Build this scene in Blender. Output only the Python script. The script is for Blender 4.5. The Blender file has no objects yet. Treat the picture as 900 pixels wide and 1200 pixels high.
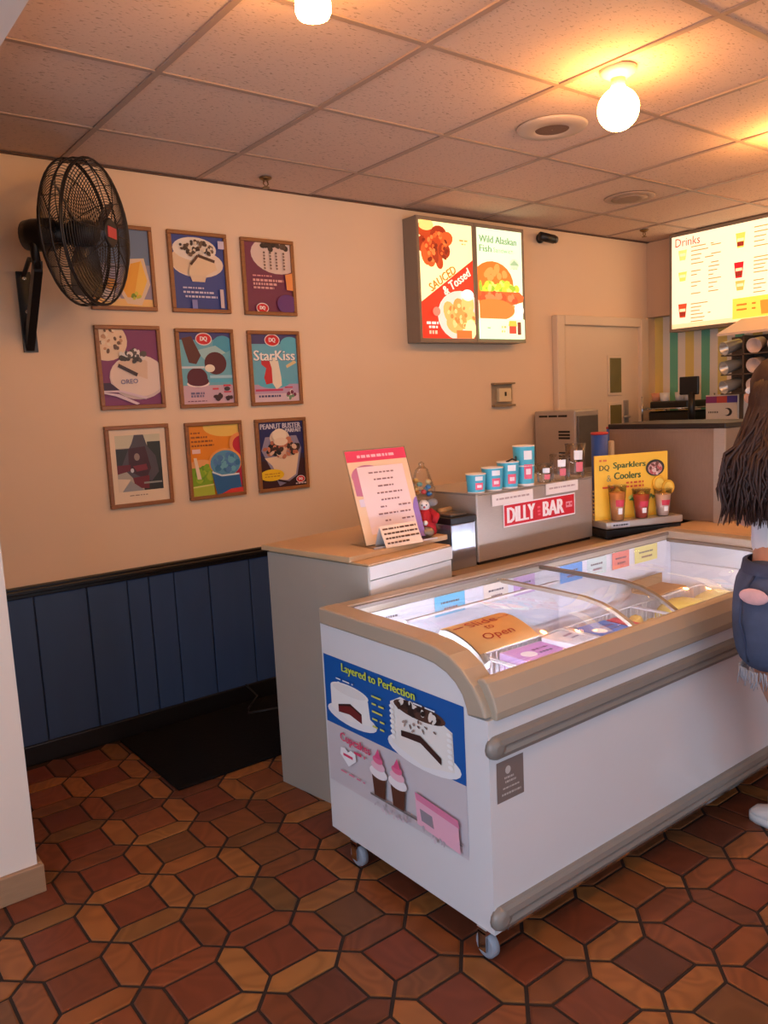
import bpy, bmesh, math, random
from mathutils import Vector, Matrix
random.seed(7)
PI = math.pi
S = bpy.context.scene
C = S.collection
# ------------------------------------------------------------------ camera, world, light, exposure
cam_d = bpy.data.cameras.new('camera'); cam = bpy.data.objects.new('camera', cam_d); C.objects.link(cam)
cam_d.sensor_fit = 'VERTICAL'; cam_d.sensor_height = 24.0; cam_d.lens = 936.48 / 1200 * 24
cam_d.clip_start = 0.05
CAM = Vector((0.0, -3.5998, 1.4778))
cam.matrix_world = Matrix.Translation(CAM) @ (Matrix.Rotation(-0.65658, 4, 'Z') @ Matrix.Rotation(PI / 2 - 0.13401, 4, 'X') @ Matrix.Rotation(-0.04972, 4, 'Z'))
S.camera = cam
S.view_settings.view_transform = 'Standard'; S.view_settings.look = 'None'; S.view_settings.gamma = 1
S.view_settings.use_curve_mapping = False
S.view_settings.exposure = 0.0
W = bpy.data.worlds.new('world'); S.world = W; W.use_nodes = True
W.node_tree.nodes['Background'].inputs[0].default_value = (0.62, 0.78, 1.0, 1)
W.node_tree.nodes['Background'].inputs[1].default_value = 1.0

def area(name, loc, rot, sx, sy, power, col):
    l = bpy.data.lights.new(name, 'AREA'); l.shape = 'RECTANGLE'; l.size = sx; l.size_y = sy; l.energy = power; l.color = col
    o = bpy.data.objects.new(name, l); C.objects.link(o); o.location = loc; o.rotation_euler = rot
    return o
# daylight entering by the shop windows behind and left of the camera
area('window_daylight_left', (-1.42, -3.4, 1.35), (0, -PI / 2, 0), 1.9, 2.2, 46, (0.60, 0.76, 1.0))
area('window_daylight_front', (1.9, -5.42, 1.45), (PI / 2, 0, 0), 4.4, 1.9, 20, (0.74, 0.82, 1.0))
BULB = 65.0
H = 2.562

# ------------------------------------------------------------------ materials
def lin(c):
    r = []
    for v in c[:3]:
        v = v / 255.0
        r.append(v / 12.92 if v <= 0.04045 else ((v + 0.055) / 1.055) ** 2.4)
    return (r[0], r[1], r[2], 1)
MATS = {}
def mat(name, col, rough=0.5, metal=0.0, var=0.06, scale=12.0, bump=0.0, spec=0.5, stretch=None, coat=0.0):
    if name in MATS: return MATS[name]
    m = bpy.data.materials.new(name); m.use_nodes = True
    nt = m.node_tree; b = nt.nodes['Principled BSDF']
    b.inputs['Roughness'].default_value = rough; b.inputs['Metallic'].default_value = metal
    b.inputs['Specular IOR Level'].default_value = spec; b.inputs['Coat Weight'].default_value = coat
    c = lin(col)
    if var > 0 or bump > 0:
        tc = nt.nodes.new('ShaderNodeTexCoord'); mp = nt.nodes.new('ShaderNodeMapping'); n = nt.nodes.new('ShaderNodeTexNoise')
        nt.links.new(tc.outputs['Object'], mp.inputs[0]); nt.links.new(mp.outputs[0], n.inputs['Vector'])
        if stretch: mp.inputs['Scale'].default_value = stretch
        n.inputs['Scale'].default_value = scale; n.inputs['Detail'].default_value = 4
        mx = nt.nodes.new('ShaderNodeMix'); mx.data_type = 'RGBA'
        mx.inputs[6].default_value = tuple(v * (1 - var) for v in c[:3]) + (1,)
        mx.inputs[7].default_value = tuple(min(1, v * (1 + var)) for v in c[:3]) + (1,)
        nt.links.new(n.outputs[0], mx.inputs[0]); nt.links.new(mx.outputs[2], b.inputs['Base Color'])
        if bump > 0:
            bp = nt.nodes.new('ShaderNodeBump'); bp.inputs['Strength'].default_value = bump; bp.inputs['Distance'].default_value = 0.004
            nt.links.new(n.outputs[0], bp.inputs['Height']); nt.links.new(bp.outputs[0], b.inputs['Normal'])
    else:
        b.inputs['Base Color'].default_value = c
    MATS[name] = m
    return m
def emit(name, col, strength):
    if name in MATS: return MATS[name]
    m = bpy.data.materials.new(name); m.use_nodes = True; nt = m.node_tree
    b = nt.nodes['Principled BSDF']; b.inputs['Base Color'].default_value = lin(col); b.inputs['Roughness'].default_value = 0.4
    b.inputs['Emission Color'].default_value = lin(col); b.inputs['Emission Strength'].default_value = strength
    MATS[name] = m; return m
def ink(col, e=0.0):
    n = 'print_%02x%02x%02x' % tuple(int(v) for v in col[:3])
    if e: return emit('backlit_' + n, col, e)
    return mat(n, col, 0.45, 0, 0)
def glassy(name, tint=(1, 1, 1), refl=1.0, rough=0.02):
    if name in MATS: return MATS[name]
    m = bpy.data.materials.new(name); m.use_nodes = True; nt = m.node_tree; nt.nodes.clear()
    o = nt.nodes.new('ShaderNodeOutputMaterial'); t = nt.nodes.new('ShaderNodeBsdfTransparent'); g = nt.nodes.new('ShaderNodeBsdfGlossy')
    t.inputs[0].default_value = tint + (1,); g.inputs['Roughness'].default_value = rough
    f = nt.nodes.new('ShaderNodeFresnel'); f.inputs[0].default_value = 1.45
    mu = nt.nodes.new('ShaderNodeMath'); mu.operation = 'MULTIPLY'; mu.inputs[1].default_value = refl
    x = nt.nodes.new('ShaderNodeMixShader'); nt.links.new(f.outputs[0], mu.inputs[0]); nt.links.new(mu.outputs[0], x.inputs[0])
    nt.links.new(t.outputs[0], x.inputs[1]); nt.links.new(g.outputs[0], x.inputs[2]); nt.links.new(x.outputs[0], o.inputs[0])
    MATS[name] = m; return m

WALL = mat('cream_wall_paint', (234, 204, 170), 0.6, 0, 0.03, 3, 0.05)
CREAM = mat('pale_plaster', (232, 218, 204), 0.6, 0, 0.03, 3, 0.05)
BLACK = mat('black_paint', (22, 20, 20), 0.35, 0, 0.1, 9)
BLACKP = mat('black_plastic', (24, 23, 24), 0.4, 0, 0.1, 20)
BLUE = mat('blue_board_paint', (52, 76, 114), 0.45, 0, 0.12, 5, 0.06, stretch=(3, 1, .5))
STEEL = mat('brushed_steel', (186, 176, 165), 0.38, 0.55, 0.10, 30, 0.02, stretch=(1, 1, 14))
STEELD = mat('dull_steel', (125, 118, 112), 0.4, 0.8, 0.15, 25)
FRZ = mat('freezer_white_enamel', (226, 224, 226), 0.22, 0, 0.02, 6, coat=0.3)
RIM = mat('freezer_rim_plastic', (176, 160, 140), 0.33, 0, 0.04, 8)
RAIL = mat('freezer_grey_rail', (142, 134, 126), 0.38, 0.1, 0.05, 20)
LINER = mat('freezer_white_liner', (232, 232, 240), 0.5, 0, 0.02, 8)
WIRE = mat('white_coated_wire', (225, 225, 228), 0.35, 0, 0)
GLASS = glassy('lid_glass', (0.98, 0.99, 0.985), 0.2)
CLEAR = glassy('clear_plastic', (0.93, 0.93, 0.93), 0.8, 0.06)
CTW = mat('counter_white_laminate', (206, 202, 198), 0.45, 0, 0.04, 9)
CTT = mat('counter_beige_laminate', (205, 172, 132), 0.4, 0, 0.06, 14)
PAPER = mat('white_paper', (236, 230, 226), 0.7, 0, 0.02, 30)
WOODF = mat('oak_frame', (150, 96, 52), 0.4, 0, 0.25, 14, 0.1, stretch=(1, 1, 8))
RUBBER = mat('grey_rubber', (150, 156, 168), 0.5, 0, 0.05, 30)
CHROME = mat('chrome', (200, 200, 200), 0.15, 1.0, 0)

# ------------------------------------------------------------------ mesh builder
class MB:
    def __init__(s): s.v = []; s.f = []; s.mi = []; s.mats = []; s.sm = []
    def m(s, mt):
        if mt not in s.mats: s.mats.append(mt)
        return s.mats.index(mt)
    def add(s, vs, fs, mt, smooth=False):
        o = len(s.v); i = s.m(mt); s.v += [tuple(v) for v in vs]
        for f in fs: s.f.append([o + k for k in f]); s.mi.append(i); s.sm.append(smooth)
        return s
    def box(s, x0, x1, y0, y1, z0, z1, mt):
        vs = [(x, y, z) for z in (z0, z1) for y in (y0, y1) for x in (x0, x1)]
        return s.add(vs, [(0, 2, 3, 1), (4, 5, 7, 6), (0, 1, 5, 4), (2, 6, 7, 3), (0, 4, 6, 2), (1, 3, 7, 5)], mt)
    def prism(s, pts, axis, a, b, mt, smooth=False):
        # pts in the two other axes (cyclic order), extruded along axis
        n = len(pts)
        def p(q, t): return {'x': (t, q[0], q[1]), 'y': (q[0], t, q[1]), 'z': (q[0], q[1], t)}[axis]
        vs = [p(q, a) for q in pts] + [p(q, b) for q in pts]
        s.add(vs, [list(range(n)), list(range(2 * n - 1, n - 1, -1))], mt)
        o = len(s.v) - 2 * n; i = s.m(mt)
        for k in range(n):
            s.f.append([o + k, o + n + k, o + n + (k + 1) % n, o + (k + 1) % n]); s.mi.append(i); s.sm.append(smooth)
        return s
    def lathe(s, prof, mt, n=20, c=(0, 0, 0), M=None, cap=True):
        vs = []; fs = []
        for r, z in prof:
            for k in range(n):
                a = 2 * PI * k / n; vs.append(Vector((r * math.cos(a), r * math.sin(a), z)))
        if M is not None: vs = [M @ v for v in vs]
        vs = [v + Vector(c) for v in vs]
        for i in range(len(prof) - 1):
            for k in range(n):
                k2 = (k + 1) % n; fs.append((i * n + k, i * n + k2, (i + 1) * n + k2, (i + 1) * n + k))
        s.add(vs, fs, mt, True)
        if cap:
            o = len(s.v) - len(vs); i = s.m(mt)
            s.f.append([o + k for k in range(n)][::-1]); s.mi.append(i); s.sm.append(False)
            s.f.append([o + (len(prof) - 1) * n + k for k in range(n)]); s.mi.append(i); s.sm.append(False)
        return s
    def tube(s, path, r, mt, n=6, closed=False, cap=True):
        P = [Vector(p) for p in path]; L = len(P); rs = r if isinstance(r, (list, tuple)) else [r] * L
        vs = []; fs = []; up = None
        for i in range(L):
            if closed: d = P[(i + 1) % L] - P[i - 1]
            else: d = P[min(i + 1, L - 1)] - P[max(i - 1, 0)]
            d.normalize()
            if up is None:
                up = Vector((0, 0, 1)) if abs(d.z) < 0.9 else Vector((1, 0, 0))
            a = d.cross(up); a.normalize(); b = a.cross(d); up = b
            for k in range(n):
                t = 2 * PI * k / n; vs.append(P[i] + (a * math.cos(t) + b * math.sin(t)) * rs[i])
        for i in range(L if closed else L - 1):
            j = (i + 1) % L
            for k in range(n):
                k2 = (k + 1) % n; fs.append((i * n + k, i * n + k2, j * n + k2, j * n + k))
        if cap and not closed: fs.append(tuple(range(n))[::-1]); fs.append(tuple((L - 1) * n + k for k in range(n)))
        return s.add(vs, fs, mt, True)
    def cyl(s, a, b, r, mt, n=12): return s.tube([a, b], r, mt, n)
    def loft(s, rings, mt, cap=True):
        n = len(rings[0]); vs = [p for r in rings for p in r]; fs = []
        for i in range(len(rings) - 1):
            for k in range(n):
                k2 = (k + 1) % n; fs.append((i * n + k, i * n + k2, (i + 1) * n + k2, (i + 1) * n + k))
        if cap: fs.append(tuple(range(n))[::-1]); fs.append(tuple((len(rings) - 1) * n + k for k in range(n)))
        return s.add(vs, fs, mt, True)
    def sphere(s, c, r, mt, sc=(1, 1, 1), n=14, rings=9, M=None):
        prof = [(max(1e-4, r * math.sin(PI * i / rings)), -r * math.cos(PI * i / rings)) for i in range(rings + 1)]
        vs = []; fs = []
        for rr, z in prof:
            for k in range(n):
                a = 2 * PI * k / n; v = Vector((rr * math.cos(a) * sc[0], rr * math.sin(a) * sc[1], z * sc[2]))
                vs.append((M @ v if M is not None else v) + Vector(c))
        for i in range(rings):
            for k in range(n):
                k2 = (k + 1) % n; fs.append((i * n + k, i * n + k2, (i + 1) * n + k2, (i + 1) * n + k))
        return s.add(vs, fs, mt, True)
    def patch(s, r0, r1, z0, z1, a0, a1, mt, n=8):   # piece of a cone surface, for prints on cups
        vs = []
        for t in range(n + 1):
            a = a0 + (a1 - a0) * t / n
            vs += [(r0 * math.cos(a), r0 * math.sin(a), z0), (r1 * math.cos(a), r1 * math.sin(a), z1)]
        return s.add(vs, [(2 * t, 2 * t + 2, 2 * t + 3, 2 * t + 1) for t in range(n)], mt, True)
    def mesh(s, name):
        me = bpy.data.meshes.new(name); me.from_pydata(s.v, [], s.f)
        for m in s.mats: me.materials.append(m)
        me.polygons.foreach_set('material_index', s.mi); me.polygons.foreach_set('use_smooth', s.sm); me.update()
        return me
    def build(s, name, parent=None, loc=None, bevel=0.0, rz=0.0):
        o = bpy.data.objects.new(name, s.mesh(name)); C.objects.link(o)
        if parent is not None: o.parent = parent
        if loc is not None: o.location = loc
        if rz: o.rotation_euler.z = rz
        if bevel:
            b = o.modifiers.new('bevel', 'BEVEL'); b.width = bevel; b.segments = 2; b.limit_method = 'ANGLE'; b.angle_limit = 0.6
        return o
def tag(o, label=None, cat=None, group=None, kind=None):
    if label: o['label'] = label
    if cat: o['category'] = cat
    if group: o['group'] = group
    if kind: o['kind'] = kind
    return o
def thing(name, label, cat, loc=(0, 0, 0), rz=0.0, group=None):
    o = bpy.data.objects.new(name, None); C.objects.link(o); o.empty_display_size = 0.05
    o.location = loc; o.rotation_euler = (0, 0, rz)
    return tag(o, label, cat, group)
def struct(o): o['kind'] = 'structure'; return o
def inst(mesh, name, parent, loc=(0, 0, 0), rz=0.0):
    o = bpy.data.objects.new(name, mesh); C.objects.link(o); o.parent = parent; o.location = loc; o.rotation_euler.z = rz
    return o

# ------------------------------------------------------------------ flat print: shapes and lettering as thin layers
TXT = {}
def text_geo(t):
    if t in TXT: return TXT[t]
    cu = bpy.data.curves.new('lettering', 'FONT'); cu.body = t; cu.resolution_u = 2; cu.align_x = 'LEFT'
    o = bpy.data.objects.new('lettering', cu); C.objects.link(o)
    bpy.context.view_layer.update()
    me = bpy.data.meshes.new_from_object(o.evaluated_get(bpy.context.evaluated_depsgraph_get()))
    vs = [(v.co.x, v.co.y) for v in me.vertices]; fs = [list(p.vertices) for p in me.polygons]
    bpy.data.objects.remove(o); bpy.data.curves.remove(cu); bpy.data.meshes.remove(me)
    xs = [v[0] for v in vs]; ys = [v[1] for v in vs]
    TXT[t] = ([((x - min(xs)) / (max(xs) - min(xs)) - .5, (y - min(ys)) / (max(ys) - min(ys)) - .5) for x, y in vs], fs)
    return TXT[t]
def clip(pts):
    for ax, lim, sg in ((0, 0, 1), (0, 1, -1), (1, 0, 1), (1, 1, -1)):
        out = []
        for i in range(len(pts)):
            a, b = pts[i - 1], pts[i]; ia = sg * (a[ax] - lim) >= 0; ib = sg * (b[ax] - lim) >= 0
            if ia != ib:
                t = (lim - a[ax]) / (b[ax] - a[ax]); out.append((a[0] + t * (b[0] - a[0]), a[1] + t * (b[1] - a[1])))
            if ib: out.append(b)
        pts = out
        if not pts: break
    return pts
class Art:
    """a printed sheet w x h, facing local -Y, shapes in 0..1 units, drawn one over another"""
    def __init__(s, w, h, bg, e=0.0):
        s.w, s.h, s.e = w, h, e; s.mb = MB(); s.y = 0.0; s.rect(bg, 0, 0, 1, 1)
    def poly(s, col, pts):
        pts = clip(pts)
        if len(pts) > 2:
            s.y -= 0.00012
            s.mb.add([(u * s.w, s.y, v * s.h) for u, v in pts], [list(range(len(pts)))], ink(col, s.e))
        return s
    def rect(s, col, x0, y0, x1, y1): return s.poly(col, [(x0, y0), (x1, y0), (x1, y1), (x0, y1)])
    def ell(s, col, cx, cy, rx, ry, rot=0.0, a0=0.0, a1=2 * PI, n=24):
        c, d = math.cos(rot), math.sin(rot); asp = s.w / s.h; pts = []
        full = a1 - a0 > 6.28
        for k in range(n if full else n + 1):
            a = a0 + (a1 - a0) * k / n; x, y = rx * math.cos(a), ry * math.sin(a) / asp
            pts.append((cx + x * c - y * d, cy + (x * d + y * c) * asp))
        return s.poly(col, pts)
    def text(s, col, t, cx, cy, w, h, rot=0.0, bold=0.0):
        if bold:
            for dx in (-bold, bold): s.text(col, t, cx + dx, cy, w, h, rot)
        g, f = text_geo(t); s.y -= 0.00012; c, d = math.cos(rot), math.sin(rot); vs = []
        for x, y in g:
            X, Y = x * w * s.w, y * h * s.h
            vs.append((cx * s.w + X * c - Y * d, s.y, cy * s.h + X * d + Y * c))
        s.mb.add(vs, f, ink(col, s.e)); return s
    def line(s, col, x0, y0, x1, y1, t):
        dx, dy = (x1 - x0) * s.w, (y1 - y0) * s.h; L = math.hypot(dx, dy); nx, ny = -dy / L * t / 2, dx / L * t / 2
        return s.poly(col, [(x0 + nx / s.w, y0 + ny / s.h), (x0 - nx / s.w, y0 - ny / s.h), (x1 - nx / s.w, y1 - ny / s.h), (x1 + nx / s.w, y1 + ny / s.h)])
    def words(s, col, x0, x1, y, t, seed=1):      # writing too small to read: uneven dashes
        r = random.Random(seed); x = x0
        while x < x1 - 0.01:
            w = min(r.uniform(.05, .16) * max(.5, (x1 - x0)), x1 - x); s.rect(col, x, y - t / 2, x + w, y + t / 2); x += w + .018
        return s
    def blobs(s, cols, cx, cy, rx, ry, n, r, seed=1):
        q = random.Random(seed)
        for i in range(n):
            a = q.uniform(0, 2 * PI); d = math.sqrt(q.random())
            s.ell(cols[i % len(cols)], cx + rx * d * math.cos(a), cy + ry * d * math.sin(a), r * q.uniform(.6, 1.2), r * q.uniform(.45, 1), q.uniform(0, 3), n=9)
        return s
    def logo(s, cx, cy, r):                         # red lips-shaped emblem with letters
        s.ell((240, 225, 220), cx, cy, r * 1.12, r * .62); s.ell((214, 30, 40), cx, cy, r, r * .52)
        return s.text((250, 240, 235), 'DQ', cx, cy, r * .9, r * .5, 0, .006)
    def build(s, name, parent, loc, rz=0.0, rx=0.0):
        o = s.mb.build(name, parent, loc); o.rotation_euler = (rx, 0, rz); return o

# ------------------------------------------------------------------ the setting
XL, YF, XR = -1.6, -5.5, 6.2
XC = 5.46        # striped kitchen wall
# floor
fl = struct(MB().box(XL, XR, YF, 0.25, -0.06, -0.004, mat('dark_grout', (44, 30, 24), 0.8, 0, 0.2, 30)).build('floor'))
def tile_mat(name, pts, lo, hi):
    m = bpy.data.materials.new(name); m.use_nodes = True; nt = m.node_tree; N = nt.nodes; b = N['Principled BSDF']
    tc = N.new('ShaderNodeTexCoord'); oi = N.new('ShaderNodeObjectInfo'); ge = N.new('ShaderNodeNewGeometry')
    ad = N.new('ShaderNodeMath'); ad.operation = 'ADD'; nt.links.new(oi.outputs['Random'], ad.inputs[0]); nt.links.new(ge.outputs['Random Per Island'], ad.inputs[1])
    fr = N.new('ShaderNodeMath'); fr.operation = 'FRACT'; nt.links.new(ad.outputs[0], fr.inputs[0])
    cr = N.new('ShaderNodeValToRGB'); nt.links.new(fr.outputs[0], cr.inputs[0]); e = cr.color_ramp
    pass
    while len(e.elements) < len(pts): e.elements.new(0.5)
    for el, (p, c) in zip(e.elements, pts): el.position = p; el.color = lin(c)
    sc = N.new('ShaderNodeVectorMath'); sc.operation = 'SCALE'; sc.inputs[0].default_value = (37, 53, 11); nt.links.new(fr.outputs[0], sc.inputs['Scale'])
    va = N.new('ShaderNodeVectorMath'); nt.links.new(tc.outputs['Object'], va.inputs[0]); nt.links.new(sc.outputs[0], va.inputs[1])
    n = N.new('ShaderNodeTexNoise'); n.inputs['Scale'].default_value = 4; n.inputs['Detail'].default_value = 1; n.inputs['Distortion'].default_value = 1.4; nt.links.new(va.outputs[0], n.inputs['Vector'])
    mu = N.new('ShaderNodeMath'); mu.operation = 'MULTIPLY'; mu.inputs[1].default_value = 40; nt.links.new(n.outputs[0], mu.inputs[0])
    si = N.new('ShaderNodeMath'); si.operation = 'SINE'; nt.links.new(mu.outputs[0], si.inputs[0])
    mr = N.new('ShaderNodeMapRange'); mr.inputs[1].default_value = -1; mr.inputs[2].default_value = 1; mr.inputs[3].default_value = lo; mr.inputs[4].default_value = hi; nt.links.new(si.outputs[0], mr.inputs[0])
    mx = N.new('ShaderNodeVectorMath'); mx.operation = 'SCALE'; nt.links.new(cr.outputs[0], mx.inputs[0]); nt.links.new(mr.outputs[0], mx.inputs['Scale'])
    nt.links.new(mx.outputs[0], b.inputs['Base Color']); b.inputs['Roughness'].default_value = 0.42; b.inputs['Specular IOR Level'].default_value = 0.35
    return m
TILE = tile_mat('glazed_clay_square', [(0, (88, 50, 36)), (.2, (110, 58, 38)), (.42, (120, 60, 38)), (.6, (138, 78, 44)), (.74, (104, 70, 42)), (.86, (116, 56, 36)), (1, (150, 92, 50))], .90, 1.05)
TILEP = tile_mat('glazed_clay_picket', [(0, (100, 56, 36)), (.2, (126, 70, 40)), (.38, (146, 88, 46)), (.52, (152, 96, 50)), (.66, (110, 76, 44)), (.8, (126, 66, 40)), (1, (158, 104, 54))], .84, 1.08)
TP = 0.235; TS = 0.075 / 2 * 1.12; G = 0.0045   # pitch, half picket width, half joint
FX, FY = 1.0859, -1.4241
hs = TP / 2 - TS - G                      # half size of the square tile
def tile_mesh(pts, name, mt=None):
    a = [(p[0] * 1.0, p[1] * 1.0) for p in pts]; n = len(a); ch = 0.93
    vs = [(x, y, -0.004) for x, y in a] + [(x, y, -0.0015) for x, y in a] + [(x * ch, y * ch, 0.0) for x, y in a]
    fs = [tuple(2 * n + k for k in range(n))]
    for r in (0, 1):
        fs += [(r * n + k, r * n + (k + 1) % n, (r + 1) * n + (k + 1) % n, (r + 1) * n + k) for k in range(n)]
    return MB().add(vs, fs, mt or TILE).mesh(name)
hw = TS - G; hl = TP / 2 - G * 1.7
sq = [(-hs, -hs), (hs, -hs), (hs, hs), (-hs, hs)]
ph = [(-hl, 0), (-hl + hw, -hw), (hl - hw, -hw), (hl, 0), (hl - hw, hw), (-hl + hw, hw)]
pv = [(y, -x) for x, y in ph][::1]
pv = [(-y, x) for x, y in ph]
M_sq, M_ph, M_pv = tile_mesh(sq, 'square_tile'), tile_mesh(ph, 'picket_tile', TILEP), tile_mesh(pv, 'picket_tile_across', TILEP)
Ri = cam.matrix_world.inverted()
def inview(p, mg):
    q = Ri @ Vector(p)
    if q.z > -0.2: return False
    u = 450 + 936.48 * q.x / -q.z; v = 600 - 936.48 * q.y / -q.z
    return -mg < u < 900 + mg and -mg < v < 1200 + mg
far = MB()
def put_tile(me, name, x, y, pts):
    if not (XL < x < XC + .4 and YF + .1 < y < -0.02): return
    under = 1.6 < x < 3.2 and -2.05 < y < -1.0
    if inview((x, y, 0), 40) and x < 3.25 and y > -3.2 and not under and not (x > 1.75 and y > -1.3) and not (x < .45 and y > -.95) and not (1.2 < x and -.62 < y):
        inst(me, name, fl, (x, y, 0))
    else:
        o = len(far.v)
        far.add([(v.co.x + x, v.co.y + y, v.co.z) for v in me.vertices], [list(p.vertices) for p in me.polygons], me.materials[0])
for i in range(-14, 22):
    for j in range(-9, 19):
        nx, ny = FX + i * TP, FY - j * TP
        put_tile(M_sq, 'square_tile', nx + TP / 2, ny + TP / 2, sq)
        put_tile(M_ph, 'picket_tile', nx + TP / 2, ny, ph)
        put_tile(M_pv, 'picket_tile_across', nx, ny + TP / 2, pv)
o = far.build('outer_tiles', fl); o['kind'] = 'stuff'

# ceiling: suspended tiles in a grid of bars
TILEC = bpy.data.materials.new('fissured_ceiling_tile'); TILEC.use_nodes = True
nt = TILEC.node_tree; N = nt.nodes; b = N['Principled BSDF']; b.inputs['Roughness'].default_value = 0.85
tc = N.new('ShaderNodeTexCoord'); oi = N.new('ShaderNodeObjectInfo')
va = N.new('ShaderNodeVectorMath'); va.operation = 'MULTIPLY_ADD'; va.inputs[1].default_value = (1, 2.2, 1)
vs_ = N.new('ShaderNodeVectorMath'); vs_.operation = 'SCALE'; vs_.inputs[0].default_value = (31, 17, 5); nt.links.new(oi.outputs['Random'], vs_.inputs['Scale'])
nt.links.new(tc.outputs['Object'], va.inputs[0]); nt.links.new(vs_.outputs[0], va.inputs[2])
n1 = N.new('ShaderNodeTexNoise'); n1.inputs['Scale'].default_value = 60; n1.inputs['Detail'].default_value = 2; nt.links.new(va.outputs[0], n1.inputs['Vector'])
cr = N.new('ShaderNodeValToRGB'); cr.color_ramp.elements[0].position = .30; cr.color_ramp.elements[0].color = lin((176, 146, 124)); cr.color_ramp.elements[1].position = .40; cr.color_ramp.elements[1].color = lin((218, 188, 164))
nt.links.new(n1.outputs[0], cr.inputs[0]); nt.links.new(cr.outputs[0], b.inputs['Base Color'])
bp = N.new('ShaderNodeBump'); bp.inputs['Strength'].default_value = .4; bp.inputs['Distance'].default_value = .003; nt.links.new(n1.outputs[0], bp.inputs['Height']); nt.links.new(bp.outputs[0], b.inputs['Normal'])
BARM = mat('ceiling_bar_paint', (168, 142, 124), 0.5, 0, 0.05, 10)
CX = [0.55] + [0.5257 + i * 0.61745 for i in range(1, 9)] ; CX[-1] = min(CX[-1], XC)
CX = [c for c in CX if c <= XC] 
if CX[-1] < XC: CX.append(XC)
CY = [0.0] + [-0.4433 - k * 0.6023 for k in range(9)]
CY = [c for c in CY if c > YF] + [YF]
ce = struct(MB().box(XL, XR, YF, 0.25, H + 0.03, H + 0.12, mat('ceiling_void', (120, 100, 88), 0.9, 0, 0.05)).build('ceiling'))
tc_cache = {}
for i in range(len(CX) - 1):
    for j in range(len(CY) - 1):
        w, d = round(CX[i + 1] - CX[i], 4), round(CY[j] - CY[j + 1], 4)
        if w < .05 or d < .05: continue
        if (w, d) not in tc_cache:
            tc_cache[(w, d)] = MB().box(-w / 2 + .006, w / 2 - .006, -d / 2 + .006, d / 2 - .006, 0.004, 0.02, TILEC).mesh('ceiling_tile')
        t = inst(tc_cache[(w, d)], 'ceiling_tile', ce, ((CX[i] + CX[i + 1]) / 2, (CY[j] + CY[j + 1]) / 2, H))
        if i == 2 and j == 0: t.rotation_euler = (math.radians(-.7), math.radians(.5), 0)
for x in CX[1:-1]:
    MB().box(x - .011, x + .011, YF, 0, H - .002, H + .004, BARM).box(x - .003, x + .003, YF, 0, H + .002, H + .03, BARM).build('ceiling_bar', ce)
for y in CY[1:-1]:
    MB().box(CX[0], XC, y - .010, y + .010, H - .0015, H + .0035, BARM).box(CX[0], XC, y - .003, y + .003, H + .002, H + .03, BARM).build('ceiling_bar', ce)
MB().box(CX[0], XC, -.022, 0, H - .004, H, mat('dark_angle_trim', (92, 66, 54), .6, 0, .05)).build('wall_angle', ce)

# walls
wb = struct(MB().box(XL, XR, 0.0, 0.2, 0, H + .03, WALL).build('wall_back'))
wr = struct(MB().box(XC + .0, XC + .2, YF, 0, 0, H + .03, WALL).build('wall_right'))
def stripes():
    m = bpy.data.materials.new('striped_wallpaper'); m.use_nodes = True; nt = m.node_tree; N = nt.nodes; b = N['Principled BSDF']; b.inputs['Roughness'].default_value = .55
    tc = N.new('ShaderNodeTexCoord'); sx = N.new('ShaderNodeSeparateXYZ'); nt.links.new(tc.outputs['Object'], sx.inputs[0])
    mu = N.new('ShaderNodeMath'); mu.operation = 'MULTIPLY'; mu.inputs[1].default_value = -1 / .254; nt.links.new(sx.outputs[1], mu.inputs[0])
    fr = N.new('ShaderNodeMath'); fr.operation = 'FRACT'; nt.links.new(mu.outputs[0], fr.inputs[0])
    cr = N.new('ShaderNodeValToRGB'); cr.color_ramp.interpolation = 'CONSTANT'; nt.links.new(fr.outputs[0], cr.inputs[0]); e = cr.color_ramp
    cs = [(0, (236, 212, 124)), (.27, (244, 234, 218)), (.5, (112, 192, 160)), (.76, (244, 234, 218))]
    while len(e.elements) < 4: e.elements.new(.5)
    for el, (p, c) in zip(e.elements, cs): el.position = p; el.color = lin(c)
    nt.links.new(cr.outputs[0], b.inputs['Base Color']); return m
MB().box(XC - .008, XC, -3.0, 0, .9, 2.2, stripes()).build('striped_wallpaper', wr)
sof = struct(MB().box(5.35, XC, -3.2, 0, 2.02, H, mat('soffit_paint', (206, 172, 142), .6, 0, .04, 4)).build('trim_1'))
# wall behind the camera with shop windows
wf = struct(MB().box(XL, XR, YF - .2, YF, 0, .45, CREAM).box(XL, XR, YF - .2, YF, 2.45, H + .03, CREAM).box(XL, -.35, YF - .2, YF, .45, 2.45, CREAM)
            .box(4.15, XR, YF - .2, YF, .45, 2.45, CREAM).build('wall_front'))
w1 = struct(MB().box(-.35, 4.15, YF - .14, YF - .08, .45, .51, BLACK).box(-.35, 4.15, YF - .14, YF - .08, 2.39, 2.45, BLACK).build('window_1'))
for x in (-.32, 1.15, 2.65, 4.12): MB().box(x - .03, x + .03, YF - .14, YF - .08, .5, 2.4, BLACK).build('window_post', w1)
for x in (-.29, 1.18, 2.68): MB().box(x, x + 1.41, YF - .115, YF - .105, .5, 2.4, glassy('shop_glass', (.98, 1, .99), .5)).build('pane', w1)
wl = struct(MB().box(XL - .2, XL, YF, 0.2, 0, .3, CREAM).box(XL - .2, XL, YF, .2, 2.3, H + .03, CREAM).box(XL - .2, XL, YF, -4.5, .3, 2.3, CREAM).box(XL - .2, XL, -2.3, .2, .3, 2.3, CREAM).build('wall_left'))
w2 = struct(MB().box(XL - .14, XL - .08, -4.5, -2.3, .3, .36, BLACK).box(XL - .14, XL - .08, -4.5, -2.3, 2.24, 2.3, BLACK).build('window_2'))
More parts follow.
